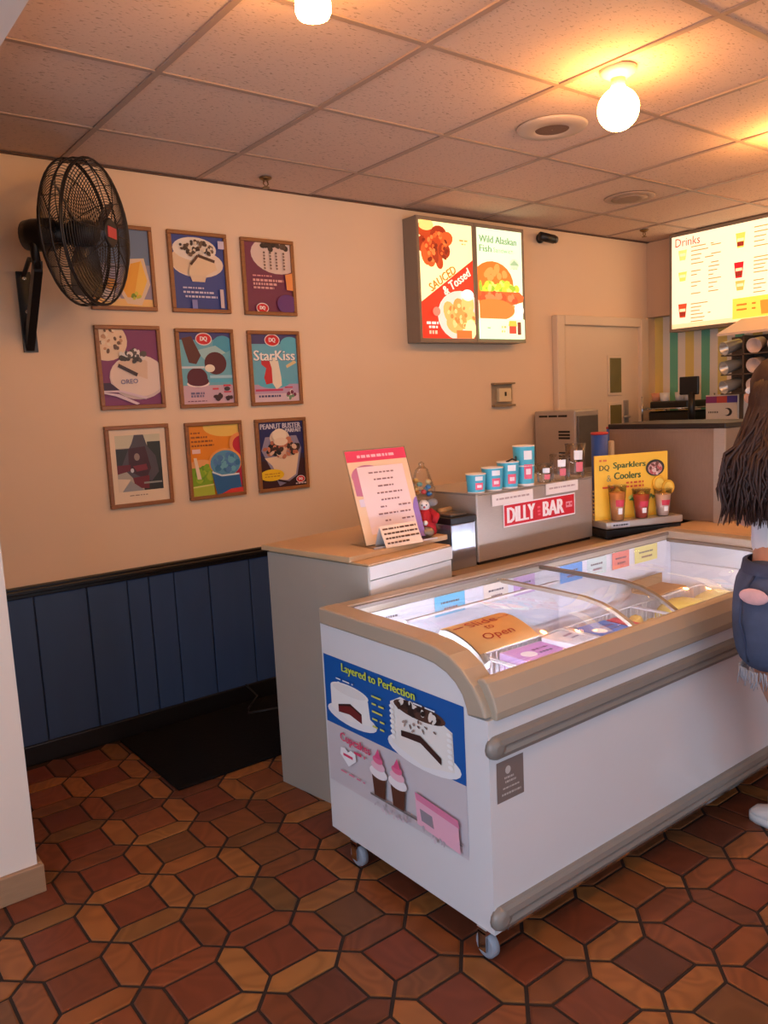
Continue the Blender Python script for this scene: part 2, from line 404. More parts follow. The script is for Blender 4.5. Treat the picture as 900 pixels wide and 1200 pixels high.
for y in (-4.47, -3.4, -2.33): MB().box(XL - .14, XL - .08, y - .03, y + .03, .34, 2.26, BLACK).build('window_post', w2)
for y in (-4.44, -3.37): MB().box(XL - .115, XL - .105, y, y + 1.01, .34, 2.26, MATS['shop_glass']).build('pane', w2)
# wall end in the left foreground, its wood skirting, and the beam above
struct(MB().box(XL, .532, -1.022, -.90, 0, H, CREAM).build('wall_partition'))
SK = mat('pale_wood_skirting', (162, 126, 94), .5, 0, .2, 10, .1, stretch=(1, 1, 9))
struct(MB().box(XL, .548, -1.04, -1.022, 0, .092, SK).box(.532, .548, -1.022, -.884, 0, .092, SK).build('baseboard_partition', bevel=.003))
struct(MB().box(XL, .60, YF, -1.022, 2.42, H + .03, CREAM).build('trim_2'))
# wainscot: rail, separate boards, black plinth
rail = struct(MB().box(-.4, 2.9, -.024, 0, .735, .785, BLACK).box(-.4, 2.9, -.034, 0, .752, .772, BLACK).build('trim_3', bevel=.004))
struct(MB().box(-.4, 3.2, -.028, 0, 0, .088, BLACK).build('baseboard_back', bevel=.004))
wn = struct(MB().box(-.4, 2.9, -.004, 0, .08, .74, mat('seam_shadow_paint', (30, 42, 66), .6, 0, .05)).build('trim_4'))
pl = [.38, .62, .845, 1.07, 1.253, 1.356, 1.48, 1.66, 1.883, 2.1, 2.3, 2.5, 2.7]
for k in range(len(pl) - 1):
    MB().box(pl[k] + .003, pl[k + 1] - .003, -.012 - .002 * (k % 2), -.004, .086, .737, BLUE).build('plank', wn, bevel=.003)
# kitchen door
DP = mat('cream_door_paint', (226, 202, 172), .45, 0, .03, 5)
dr = struct(MB().box(4.345, 5.205, -.02, 0, 0, 1.945, DP).build('door_1'))
MB().box(4.265, 4.345, -.05, 0, 0, 2.01, DP).box(5.205, 5.30, -.05, 0, 0, 2.01, DP).box(4.345, 5.205, -.05, 0, 1.945, 2.01, DP).build('door_frame', dr, bevel=.008)
DG = mat('dim_door_glass', (120, 108, 62), .12, 0, .3, 5)
for z0, z1 in ((1.478, 1.724), (1.05, 1.39)):
    p = MB().box(4.835, 5.0, -.03, -.02, z0 - .02, z1 + .02, DP).build('window_bead', dr, bevel=.003)
    MB().box(4.852, 4.982, -.033, -.028, z0, z1, DG).build('pane', p)
MB().box(5.02, 5.07, -.03, -.02, 1.12, 1.42, STEEL).cyl((5.045, -.03, 1.3), (5.045, -.06, 1.3), .01, STEEL).tube([(5.045, -.06, 1.3), (4.97, -.06, 1.3)], .009, STEEL).build('door_handle', dr)

# ------------------------------------------------------------------ chest freezer
X0, X1, YB, YFr = 1.355, 3.30, -1.475, -2.225
fz = thing('chest_freezer', 'long white chest freezer with curved glass lids, grey rails and cake advert on its end', 'freezer', (0, 0, 0))
low = [(YB, .788), (-1.963, .788), (-2.03, .782), (-2.078, .768), (-2.112, .748), (-2.136, .722), (-2.150, .69), (-2.153, .672)]
up = [(YB, .842), (-1.955, .838), (-2.03, .832), (-2.09, .818), (-2.14, .790), (-2.178, .756), (-2.203, .722), (-2.222, .680)]
for xa, xb in ((X0, X0 + .045), (X1 - .045, X1)):
    MB().prism([(YB, .09), (YFr, .09), (YFr, .675)] + low[::-1], 'x', xa, xb, FRZ).build('end_panel', fz)
MB().box(X0 + .045, X1 - .045, YFr, YFr + .05, .09, .69, FRZ).build('front_panel', fz)
MB().box(X0 + .045, X1 - .045, YB - .05, YB, .09, .80, FRZ).build('back_panel', fz)
MB().box(X0 + .045, X1 - .045, YFr + .05, YB - .05, .09, .30, FRZ).build('base', fz)
# liner
lm = MB().box(X0 + .045, X1 - .045, YFr + .05, YB - .05, .30, .32, LINER)
lm.box(X0 + .045, X0 + .06, YFr + .05, YB - .05, .32, .70, LINER).box(X1 - .06, X1 - .045, YFr + .05, YB - .05, .32, .70, LINER)
lm.box(X0 + .06, X1 - .06, YFr + .05, YFr + .062, .32, .70, LINER).box(X0 + .06, X1 - .06, YB - .062, YB - .05, .32, .80, LINER)
lm.build('liner', fz)
# rim: curved end pieces, back bar, front bar
for xa, xb in ((X0 - .004, X0 + .075), (X1 - .075, X1 + .004)):
    MB().prism(low + up[::-1], 'x', xa, xb, RIM).build('end_rim', fz, bevel=.006)
MB().box(X0 + .07, X1 - .07, YB - .055, YB, .79, .841, RIM).build('back_rim', fz, bevel=.006)
MB().box(X0 + .07, X1 - .07, YB - .063, YB - .052, .822, .834, mat('rim_groove', (120, 104, 90), .4, 0, .03)).build('back_lid_track', fz)
MB().prism([(-2.236, .672), (-2.236, .694), (-2.226, .73), (-2.206, .764), (-2.19, .774), (-2.172, .770), (-2.166, .755), (-2.166, .672)], 'x', X0 + .02, X1 - .02, RIM).build('front_rim', fz, bevel=.005)
MB().box(X0 + .075, X1 - .075, -2.166, -2.155, .72, .745, MATS['rim_groove']).build('front_lid_track', fz)
# bumper rails with ridges and rounded caps
def railbar(z0, z1, name):
    h = z1 - z0; m = MB(); zc = (z0 + z1) / 2
    prof = [(-2.222, z0), (-2.238, z0 + .003), (-2.244, z0 + h * .25), (-2.240, z0 + h * .42), (-2.240, z0 + h * .5), (-2.246, z0 + h * .62), (-2.243, z0 + h * .85), (-2.236, z1 - .002), (-2.222, z1)]
    m.prism(prof, 'x', X0 + .02, X1 - .02, RAIL)
    o = m.build(name, fz)
    for x in (X0 + .02, X1 - .02):
        MB().lathe([(h * .18, -.025), (h * .42, -.02), (h * .5, -.008), (h * .5, 0)], RAIL, 14, (x, -2.222, zc), Matrix.Rotation(PI / 2, 4, 'X').inverted() @ Matrix.Identity(4)).build('rail_cap', o, bevel=0)
railbar(.570, .632, 'bumper_rail'); railbar(.100, .166, 'kick_rail')
MB().box(X0 + .05, X1 - .05, -2.226, -2.2, .084, .1, CHROME).build('kick_strip', fz)
for (x, y) in ((1.372, -1.60), (1.372, -2.18), (3.26, -1.60), (3.26, -2.18)):
    c = MB().lathe([(.03, -.013), (.036, -.009), (.036, .009), (.03, .013)], RUBBER, 18, (0, 0, 0), Matrix.Rotation(PI / 2, 4, 'Y') if True else None)
    w = c.build('caster_wheel', fz, (x, y, .0365))
    MB().cyl((-.02, 0, 0), (.02, 0, 0), .008, CHROME).box(-.022, -.017, -.014, .014, -.01, .045, CHROME).box(.017, .022, -.014, .014, -.01, .045, CHROME).box(-.022, .03, -.018, .018, .040, .0545, CHROME).build('caster_fork', w)
# sliding curved lids
def lid(xa, xb, dz, name):
    pr = [(-1.535, .816 + dz), (-1.75, .815 + dz), (-1.92, .812 + dz), (-1.99, .802 + dz), (-2.045, .785 + dz), (-2.095, .760 + dz), (-2.150, .726 + dz)]
    n = len(pr)
    g = MB().prism(pr + [(y - .001, z - .005) for y, z in pr[::-1]], 'x', xa, xb, GLASS, True).build(name, fz)
    for x in (xa, xb):
        MB().prism([(y, z + .003) for y, z in pr] + [(y - .001, z - .010) for y, z in pr[::-1]], 'x', x - .009, x + .009, MATS['rim_groove'] if x == xb else RIM).build('lid_edge', g)
    return g, pr
g1, pr = lid(1.435, 2.35, .004, 'glass_lid')
g2, _ = lid(2.13, 3.22, -.012, 'glass_lid')
# handle bracket with the card that says how the lid opens
hp = [(y, z + .012) for y, z in pr if -2.15 < y < -1.90]
hp = [(-1.915, .824), (-1.94, .829), (-1.975, .826), (-2.01, .817), (-2.045, .803), (-2.075, .786), (-2.092, .768)]
hd = MB().prism(hp + [(y + .004, z - .022) for y, z in hp[::-1]], 'x', 1.478, 1.505, RAIL, True).build('lid_handle', g1)
mb = MB(); cardm = mat('tan_card', (220, 172, 112), .65, 0, .08, 18)
hp2 = [(y, z + .003) for y, z in hp[:6]]
mb.prism(hp2 + [(y, z - .002) for y, z in hp2[::-1]], 'x', 1.482, 1.722, cardm, True)
cd = mb.build('card_sign', g1)
def bent_text(t, x0, wd, s0, hgt, col):
    g, f = text_geo(t); L = [0]
    for a, b_ in zip(hp2, hp2[1:]): L.append(L[-1] + math.hypot(b_[0] - a[0], b_[1] - a[1]))
    def at(s):
        for k in range(len(L) - 1):
            if s <= L[k + 1] or k == len(L) - 2:
                u = (s - L[k]) / (L[k + 1] - L[k]); a, b_ = hp2[k], hp2[k + 1]
                return a[0] + (b_[0] - a[0]) * u, a[1] + (b_[1] - a[1]) * u
    vs = []
    for x, y in g:
        yy, zz = at(s0 - y * hgt); vs.append((x0 + x * wd, yy - .001, zz + .0015))
    return MB().add(vs, f, ink(col))
bent_text('Slide', 1.60, .115, .045, .034, (176, 44, 34)).build('card_word', cd)
bent_text('to', 1.60, .032, .080, .020, (176, 44, 34)).build('card_word', cd)
bent_text('Open', 1.60, .12, .122, .036, (176, 44, 34)).build('card_word', cd)
bent_text('\u2014', 1.51, .04, .045, .005, (176, 44, 34)).build('card_arrow', cd)
bent_text('\u2014>', 1.69, .05, .045, .014, (176, 44, 34)).build('card_arrow', cd)
# clear divider standing along the back of the opening
MB().box(1.56, 2.30, -1.668, -1.662, .56, .785, GLASS).box(1.56, 2.30, -1.671, -1.659, .783, .790, mat('clear_edge', (215, 205, 200), .3, 0, 0)).box(1.555, 1.566, -1.671, -1.659, .56, .79, MATS['clear_edge']).build('clear_divider', fz)
# light tubes under the rim
LED = emit('freezer_led', (228, 230, 255), 75.0)
MB().box(X0 + .062, X0 + .070, -2.10, -1.56, .772, .784, LED).build('led_strip', fz)
MB().box(X0 + .1, X1 - .1, -2.163, -2.150, .694, .704, LED).build('led_strip', fz)
# advert on the end panel
a = Art(.655, .428, (8, 88, 168))
a.rect((206, 198, 202), 0, 0, 1, .50)
a.poly((8, 88, 168), [(0, .5), (.5, .5), (1, .5), (1, .49), (0, .47)])
yl = lambda pts: [(x, .545 + (y - .545) * .74) for x, y in pts]
a.ell((238, 236, 238), .215, .585, .20, .075); a.poly((246, 242, 238), yl([(.05, .62), (.05, .86), (.12, .92), (.30, .88), (.355, .83), (.37, .60), (.2, .545)]))
a.ell((246, 242, 238), .205, .775, .155, .05); a.ell((236, 230, 226), .205, .778, .135, .038); a.poly((112, 38, 40), yl([(.11, .66), (.21, .71), (.30, .66), (.30, .58), (.2, .62), (.11, .60)])); a.poly((56, 24, 24), yl([(.11, .68), (.21, .735), (.30, .68), (.30, .66), (.21, .71), (.11, .66)]))
a.ell((238, 236, 238), .735, .555, .24, .10); a.poly((240, 234, 228), [(.53, .55), (.525, .84), (.60, .90), (.82, .86), (.93, .80), (.935, .54), (.74, .48)])
a.ell((84, 54, 44), .72, .845, .17, .055); a.blobs([(40, 26, 24), (235, 225, 215), (60, 36, 30)], .72, .845, .15, .035, 26, .022, 4)
a.poly((60, 32, 30), [(.60, .67), (.73, .69), (.86, .60), (.86, .555), (.73, .64), (.60, .63)]); a.blobs([(170, 150, 140), (110, 90, 84)], .72, .74, .12, .04, 12, .012, 8)
for k in range(7):
    a.ell((250, 248, 246), .545, .60 + k * .036, .016, .013); a.ell((250, 248, 246), .92, .57 + k * .036, .016, .013)
a.text((214, 224, 60), 'Layered to Perfection', .44, .945, .54, .08, 0, .002)
for k in range(5): a.words((214, 210, 90), .40, .49, .83 - k * .055, .013, k)
a.words((225, 232, 240), .12, .26, .855, .010, 3); a.words((225, 232, 240), .70, .84, .905, .010, 5)
a.text((222, 70, 110), 'Cupcakes', .25, .40, .24, .085, -.02, .0025); a.words((222, 70, 110), .24, .33, .335, .02, 5)
a.poly((248, 246, 248), [(.19, .20), (.125, .27), (.13, .325), (.165, .335), (.19, .31), (.215, .335), (.25, .325), (.255, .27)]); a.words((222, 70, 110), .15, .23, .28, .02, 2)
a.words((220, 120, 150), .12, .32, .14, .012, 9)
a.rect((120, 110, 108), .36, .085, .98, .10)
for cx in (.43, .57):
    a.poly((90, 52, 40), [(cx - .05, .25), (cx + .05, .25), (cx + .038, .10), (cx - .038, .10)]); a.ell((244, 236, 238), cx, .28, .066, .045)
    a.ell((240, 190, 205), cx, .33, .052, .035); a.ell((232, 110, 150), cx, .375, .038, .03); a.poly((226, 84, 134), [(cx - .026, .385), (cx + .026, .385), (cx + .005, .46)])
a.poly((238, 180, 200), [(.69, .29), (.96, .25), (.97, .03), (.70, .07)]); a.poly((226, 130, 165), [(.69, .29), (.96, .25), (.97, .20), (.70, .24)]); a.poly((150, 140, 150), [(.72, .19), (.80, .18), (.81, .10), (.73, .11)])
a.blobs([(214, 196, 204), (190, 176, 186)], .6, .04, .3, .03, 30, .012, 3)
a.build('cake_advert', fz, (X0 - .0008, -1.484, .263), -PI / 2)
a = Art(.10, .11, (128, 112, 106)); a.ell((200, 190, 184), .42, .74, .10, .10); a.words((206, 194, 188), .28, .62, .56, .05, 7); a.words((206, 194, 188), .30, .70, .46, .05, 8); a.words((200, 190, 184), .2, .8, .32, .04, 2); a.words((200, 190, 184), .15, .85, .18, .05, 3)
a.build('maker_sticker', fz, (1.379, YFr - .0008, .446))
# price cards on the inner back wall
cards = [(1.52, .13, (226, 226, 232)), (1.79, .145, (96, 190, 228)), (2.03, .13, (236, 222, 206)), (2.19, .12, (206, 168, 220)), (2.46, .14, (96, 160, 232)), (2.63, .13, (206, 226, 226)), (2.80, .12, (232, 130, 116)), (2.96, .17, (232, 222, 140))]
for k, (x, w, c) in enumerate(cards):
    a = Art(w, .072, c); a.words((90, 80, 90), .2, .8, .62, .10, k); a.words((120, 70, 80), .3, .75, .32, .12, k + 9)
    a.build('price_card', fz, (x, YB - .0655, .728))

# wire baskets in the freezer (things that lift out) and what lies in them
def basket(xa, xb, y0, y1, z0, z1, label):
    t = thing('wire_basket', label, 'basket', ((xa + xb) / 2, (y0 + y1) / 2, z0), 0, 'wire baskets in the freezer')
    w, d, h = (xb - xa) / 2, (y1 - y0) / 2, z1 - z0
    MB().tube([(-w, -d, h), (w, -d, h), (w, d, h), (-w, d, h)], .004, WIRE, 6, True).build('top_wire', t)
    m = MB(); n = 16
    for k in range(n + 1):
        x = -w + 2 * w * k / n; m.tube([(x, -d, h), (x * .97, -d + .01, .004), (x * .97, d - .01, .004), (x, d, h)], .0018, WIRE, 4)
    m.build('cross_wire', t)
    m = MB(); n = 18
    for k in range(n + 1):
        y = -d + 2 * d * k / n; m.tube([(-w, y, h), (-w + .01, y * .97, .004), (w - .01, y * .97, .004), (w, y, h)], .0018, WIRE, 4)
    for z in (.3, .6): m.tube([(-w, -d, h * z), (w, -d, h * z), (w, d, h * z), (-w, d, h * z)], .002, WIRE, 4, True)
    m.build('long_wire', t)
    return t
basket(1.44, 1.83, -2.14, -1.70, .34, .615, 'empty white wire basket under the slide to open card')
basket(1.845, 2.27, -2.14, -1.70, .34, .615, 'white wire basket holding the lilac and white cartons')
basket(2.285, 2.70, -2.14, -1.70, .34, .615, 'white wire basket beside the lid edge holding golden packets')
basket(2.715, 3.22, -2.14, -1.70, .34, .615, 'white wire basket filled with large yellow bags')
def carton(x, y, z, w, d, h, rz, body, face, label, seed):
    bm = mat('carton_%02x%02x%02x' % body, body, .4, 0, .05, 20)
    t = thing('ice_cream_carton', label, 'carton', (x, y, z), rz, 'cartons in the freezer baskets')
    MB().box(-w / 2, w / 2, -d / 2, d / 2, 0, h, bm).build('box', t, bevel=.002)
    a = Art(w * .94, d * .9, face); a.ell((245, 240, 244), .3, .5, .16, .2); a.words((120, 60, 110), .5, .9, .65, .1, seed); a.words((90, 80, 120), .5, .85, .4, .08, seed + 3)
    a.build('printed_top', t, (-w * .47, -d * .45, h + .0004), 0, -PI / 2)
    a = Art(w * .96, h * .9, face); a.words((110, 50, 90), .1, .7, .5, .25, seed + 5); a.build('printed_side', t, (-w * .48, -d / 2 - .0004, h * .05))
carton(1.985, -1.985, .346, .21, .15, .265, .05, (206, 160, 206), (196, 130, 196), 'lilac ice cream carton nearest the slide to open card', 1)
carton(2.02, -1.80, .346, .20, .16, .262, -.04, (214, 180, 222), (204, 150, 212), 'pale lilac ice cream carton behind the lilac carton', 2)
carton(2.19, -2.00, .346, .15, .13, .25, .0, (236, 234, 238), (226, 222, 232), 'white ice cream carton between the lilac carton and the basket end', 3)
carton(2.19, -1.80, .346, .12, .15, .275, .1, (238, 238, 242), (228, 232, 240), 'small white ice cream carton against the back of the lilac cartons basket', 4)
carton(2.385, -2.02, .346, .16, .13, .262, .0, (240, 238, 240), (236, 214, 208), 'white ice cream carton with a pinkish top beside the blue carton', 5)
carton(2.39, -1.81, .346, .18, .17, .265, -.06, (96, 134, 206), (80, 120, 204), 'blue ice cream carton beside the red carton', 6)
carton(2.525, -1.84, .346, .05, .22, .262, .0, (206, 70, 84), (206, 60, 76), 'narrow red ice cream carton beside the blue carton', 7)
def packet(x, y, z, w, d, h, rz, col, label, name='snack_packet', grp=None, tilt=0.0):
    m = mat('packet_%02x%02x%02x' % col, col, .25, 0, .1, 9, .15)
    t = thing(name, label, 'packet', (x, y, z), rz, grp)
    vs = []; fs = []; n = 8
    for i in range(n + 1):
        for j in range(n + 1):
            u, v = i / n * 2 - 1, j / n * 2 - 1; b = max(0, (1 - u ** 4) * (1 - v ** 4)) ** .6
            vs.append((u * w / 2, v * d / 2, h / 2 + b * h / 2 + .006 * math.sin(5 * u + 3 * v) * b))
    k0 = len(vs)
    for i in range(n + 1):
        for j in range(n + 1):
            u, v = i / n * 2 - 1, j / n * 2 - 1; b = max(0, (1 - u ** 4) * (1 - v ** 4)) ** .6
            vs.append((u * w / 2, v * d / 2, h / 2 - .0005 - b * h / 2))
    q = lambda i, j: i * (n + 1) + j
    for i in range(n):
        for j in range(n):
            fs.append((q(i, j), q(i + 1, j), q(i + 1, j + 1), q(i, j + 1))); fs.append(tuple(k0 + c for c in (q(i, j), q(i, j + 1), q(i + 1, j + 1), q(i + 1, j))))
    MB().add(vs, fs, m, True).build('bag', t)
    e = mat('packet_seam', (232, 214, 150), .3, 0, .05)
    for s in (-1, 1): MB().box(s * w / 2 - .006, s * w / 2 + .006, -d / 2, d / 2, h / 2 - .002, h / 2 + .003, e).build('seam', t)
    return t
for k in range(4):
    packet(2.635, -1.99 + k * .075, .35, .10, .06, .25, 0, (214, 176, 96), 'golden upright snack packet lined up beside the lid edge', 'snack_packet', 'golden packets in the basket')
packet(2.85, -1.86, .35, .23, .26, .29, .1, (230, 206, 110), 'large shiny yellow bag lying beside the denim shorts wearer', 'snack_bag')
packet(3.09, -1.87, .35, .20, .26, .28, -.05, (236, 222, 150), 'pale yellow bag at the end of the freezer', 'snack_bag')
packet(2.95, -2.07, .35, .30, .10, .22, .0, (226, 168, 150), 'pinkish shiny bag along the front of the yellow bags', 'snack_bag')
t = tag(MB().box(-.12, .12, -.07, .05, 0, .006, mat('brown_card', (160, 122, 76), .7, 0, .1)).box(-.12, .12, .046, .05, 0, .05, MATS['brown_card']).build('cardboard_flap', None, (3.0, -1.625, .620), rz=.05), 'flat brown cardboard flap lying behind the yellow bags', 'cardboard')

# ------------------------------------------------------------------ serving counter (left) and its things
A_, B_, C_ = Vector((1.50, -.915)), Vector((1.573, -1.463)), Vector((2.0, -1.405))
D_ = C_ + (A_ - B_)
def quad(p, sc=0): return [(q[0], q[1]) for q in p]
sc = thing('serving_counter', 'white laminate serving counter with beige top behind the freezer', 'counter', (0, 0, 0))
MB().prism(quad([A_, B_, C_, D_]), 'z', 0, .885, CTW).build('body', sc)
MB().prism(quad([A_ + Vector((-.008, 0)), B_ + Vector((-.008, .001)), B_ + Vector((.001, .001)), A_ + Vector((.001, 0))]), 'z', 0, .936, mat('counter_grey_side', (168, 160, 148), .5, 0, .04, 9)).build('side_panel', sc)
MB().prism(quad([A_ + Vector((.002, .002)), B_ + Vector((-.002, -.004)), C_ + Vector((.002, -.004)), D_ + Vector((0, .002))]), 'z', .889, .936, CTW).build('fascia', sc)
MB().prism(quad([A_, B_ + Vector((0, .004)), C_ + Vector((0, .004)), D_]), 'z', .9365, .942, CTT).build('ledge', sc)
e1 = (A_ - B_).normalized(); e2 = (C_ - B_).normalized()
MB().prism(quad([A_ - e2 * .015 + e1 * .03, B_ - e2 * .012 + e1 * .085, C_ + e2 * .085 + e1 * .085, D_ + e2 * .085 + e1 * .03]), 'z', .942, .962, CTT).build('top_board', sc, bevel=.003)
# acrylic stand with price list
u = Vector((.96, .0, 0)); 
st = thing('price_list_stand', 'leaning acrylic stand holding a pink topped price list on the counter', 'sign', (1.705, -1.235, .962), math.radians(-3))
MB().box(-.005, .285, -.10, .06, 0, .004, CLEAR).box(-.005, .285, -.10, -.095, 0, .006, MATS['clear_edge']).build('foot', st)
a = Art(.275, .36, (240, 206, 168)); a.rect((226, 62, 100), 0, .88, 1, 1); a.words((250, 190, 200), .18, .82, .935, .03, 3)
a.ell((196, 120, 150), .28, .72, .26, .12); a.poly((196, 120, 150), [(.03, .72), (.03, .52), (.2, .5), (.2, .8)]); a.ell((150, 120, 190), 1.0, .18, .12, .26); a.rect((222, 210, 222), .05, .40, .2, .48)
a.rect((240, 216, 214), .13, .10, .90, .82)
for k, (xa, xb) in enumerate([(.30, .74), (.36, .68), (.40, .66), (.36, .78), (.40, .70), (.36, .46), (.30, .62), (.38, .48)]): a.words((150, 110, 110), xa, xb, .75 - k * .075, .016, k)
for k in (5, 6, 7): a.words((150, 110, 110), .66, .86, .75 - k * .075, .016, k + 20)
o = a.build('price_list', st, (0.0, -.04, .006)); o.rotation_euler = (math.radians(-9), 0, 0); 
o.rotation_euler = (math.radians(-19), 0, 0)
o2 = MB().box(-.004, .279, .0005, .0035, -.004, .364, CLEAR).build('acrylic_panel', st, (0, -.04, .006)); o2.rotation_euler = o.rotation_euler
cn = thing('note_card', 'folded hand lettered note card leaning before the price list stand', 'card', (1.735, -1.352, .9625), math.radians(-2))
a = Art(.17, .085, (240, 214, 190)); 
for k in range(4): a.words((90, 56, 40), .06, .96 - .3 * (k == 3), .84 - k * .22, .08, k + 2)
o = a.build('card_face', cn, (0, 0, 0)); o.rotation_euler = (math.radians(-28), 0, 0)
MB().add([(0, .001, 0), (.17, .001, 0), (.17, .041, .0755), (0, .041, .0755)], [(0, 3, 2, 1)], PAPER).add([(0, .041, .0755), (.17, .041, .0755), (.17, .07, .0), (0, .07, .0)], [(0, 1, 2, 3)], PAPER).build('card_fold', cn)
# festive figurine carrying a glass bowl of sweets
RED = mat('red_felt', (176, 22, 34), .8, 0, .15, 40); WHT = mat('white_ceramic', (226, 222, 218), .35, 0, .03); GRY = mat('grey_felt', (128, 122, 118), .8, 0, .2, 40)
fg = thing('figurine', 'red coated festive figurine carrying a glass sweet jar beside the price list stand', 'figurine', (2.028, -1.225, .962), math.radians(-35))
MB().lathe([(.045, 0), (.05, .01), (.042, .05), (.03, .085), (.022, .10)], RED, 16).build('coat', fg)
for s in (-1, 1):
    MB().tube([(s * .022, 0, .088), (s * .046, -.02, .07), (s * .036, -.045, .055)], [.017, .016, .012], RED, 10).build('sleeve', fg)
    MB().sphere((s * .034, -.006, .125), .02, GRY, (1.1, .5, .8)).build('ear', fg)
MB().sphere((0, -.005, .113), .024, WHT, (1, .95, 1)).build('face', fg)
MB().sphere((-.009, -.0265, .118), .003, BLACK).sphere((.009, -.0265, .118), .003, BLACK).sphere((0, -.03, .110), .0045, mat('pink_nose', (196, 90, 90), .4, 0, 0)).build('facial_features', fg)
MB().sphere((0, -.047, .05), .010, WHT).build('collar_bow', fg)
MB().lathe([(.02, .0), (.03, .004), (.034, .015), (.026, .03), (.012, .036)], mat('pewter', (150, 140, 126), .3, .6, .2, 30), 14, (0, -.052, .0)).build('small_bell', fg)
GJ = glassy('jar_glass', (.97, .96, .93), .5, .08)
pf = [(.02, .134), (.04, .14), (.05, .16), (.052, .178)]
for k in range(8): pf += [(.050 - .0032 * k, .182 + k * .010), (.045 - .0032 * k, .187 + k * .010)]
pf += [(.014, .264), (.010, .270), (.012, .278), (.004, .284)]
jr = MB().lathe(pf, GJ, 18, (0, .02, 0)).build('glass_jar', fg); jr['label'] = 'ridged clear glass jar of sweets'
for k, cc in enumerate([(40, 110, 170), (220, 150, 70), (190, 60, 60), (90, 150, 170), (230, 190, 120), (60, 130, 190), (214, 120, 70), (120, 160, 150), (236, 206, 150), (240, 200, 120)]):
    MB().sphere((.026 * math.cos(k * 2.4), .02 + .026 * math.sin(k * 2.4), .156 + .006 * k), .012, mat('sweet_%d' % k, cc, .3, 0, .1, 30), (1, 1, .8), 10, 6).build('sweet', jr)

# ------------------------------------------------------------------ back counter, dipping cabinet, cups
bc = thing('back_counter', 'low dark back counter with beige edge behind the freezer', 'counter', (0, 0, 0))
MB().box(2.14, 4.15, -1.42, -.80, 0, .78, mat('counter_dark_front', (74, 62, 54), .5, .2, .1)).build('body', bc)
MB().box(2.06, 4.15, -1.455, -.78, .78, .808, mat('counter_grey_beige', (150, 128, 104), .4, .1, .06)).build('top', bc, bevel=.004)
dm = thing('dipping_cabinet', 'brushed steel box cabinet with a red bar price sign on its front', 'cabinet', (2.245, -1.30, .808), math.radians(1.2))
MB().box(0, .76, 0, .40, .012, .288, STEEL).build('body', dm, bevel=.006)
MB().box(.01, .75, .01, .39, 0, .012, BLACKP).build('foot_frame', dm)
MB().box(-.002, .762, -.002, .402, .288, .294, STEEL).build('lid', dm, bevel=.003)
a = Art(.475, .098, (244, 236, 236)); a.rect((206, 26, 44), .012, .06, .988, .94)
a.text((248, 240, 240), 'DILLY', .235, .5, .36, .66, 0, .010); a.words((232, 96, 110), .455, .495, .62, .10, 2); a.words((232, 96, 110), .455, .495, .45, .10, 3); a.words((232, 96, 110), .46, .495, .30, .08, 5); a.text((248, 240, 240), 'BAR', .68, .5, .29, .66, 0, .010); a.rect((232, 150, 160), .86, .38, .955, .64); a.words((206, 60, 76), .87, .95, .52, .10, 4)
a.build('price_sign', dm, (.152, -.003, .135))
for x, w, k in ((.085, .255, 1), (.425, .225, 2)):
    a = Art(w, .048, (238, 228, 222)); a.words((186, 164, 160), .10, .9, .55, .16, k); a.build('paper_strip', dm, (x, -.004, .232 + .010 * (k - 1)))
db = thing('steel_dispenser', 'small bluish steel dispenser with a black slotted top beside the dipping cabinet', 'dispenser', (2.102, -1.30, .808), math.radians(1))
MB().box(0, .135, 0, .26, .0, .185, mat('polished_steel', (176, 184, 200), .22, .85, .05)).build('body', db, bevel=.004)
MB().box(-.003, .138, -.003, .263, .185, .212, BLACKP).box(.02, .11, .02, .2, .212, .222, STEELD).build('top', db, bevel=.003)
MB().cyl((.03, .1, .228), (.11, .12, .228), .012, mat('tan_wood', (186, 150, 104), .5, 0, .1)).build('wooden_scoop', db)
CYAN = mat('cyan_cup_card', (76, 178, 200), .45, 0, .04, 20); CUPIN = mat('cup_inside', (230, 226, 220), .6, 0, 0)
def paper_cup(x, y, z, h, r, label, n=1, body=CYAN, rimc=None, group='display cups on the dipping cabinet', grey=(238, 236, 236), logo=True):
    t = thing('paper_cup' if n == 1 else 'cup_stack', label, 'cup', (x, y, z), 0, group)
    rimc = rimc or CUPIN; rb = r * .86
    o = MB().lathe([(rb, 0), (rb + (r - rb) * .1, h * .06)], rimc, 22).lathe([(rb + .0006, h * .06), (r, h - .004)], body, 22, cap=False).build('cup_wall', t)
    MB().lathe([(r, h - .005), (r + .0025, h - .002), (r, h), (r - .003, h - .001), (rb - .004, h * .5), (rb - .006, h * .5 - .002)], rimc, 22, cap=True).build('rolled_rim', t)
    if logo:
        f = lambda zz: rb + (r - rb) * zz + .0012
        ac = -2.35
        MB().patch(f(.68), f(.88), h * .66, h * .88, ac - .05, ac + .75, ink(grey)).build('white_print', t)
        MB().patch(f(.16) + .0003, f(.52) + .0003, h * .18, h * .54, ac - .05, ac + .8, ink((232, 96, 120))).patch(f(.28) + .0006, f(.42) + .0006, h * .29, h * .43, ac + .12, ac + .62, ink((246, 220, 224))).build('emblem', t)
    for k in range(1, n):
        zz = h - k * .012 if False else h * k / n
        MB().lathe([(rb + (r - rb) * zz / h + .0005, zz - .003), (rb + (r - rb) * zz / h + .0022, zz), (rb + (r - rb) * zz / h + .0005, zz + .003)], rimc, 22, cap=False).build('stacked_rim', t)
    return t
ZC = .808 + .294
cy = -1.262
paper_cup(2.282, cy, ZC, .078, .041, 'shortest cyan paper cup at the end of the cup row')
paper_cup(2.378, cy, ZC, .096, .045, 'second shortest cyan paper cup between the shortest and the crumpled cup')
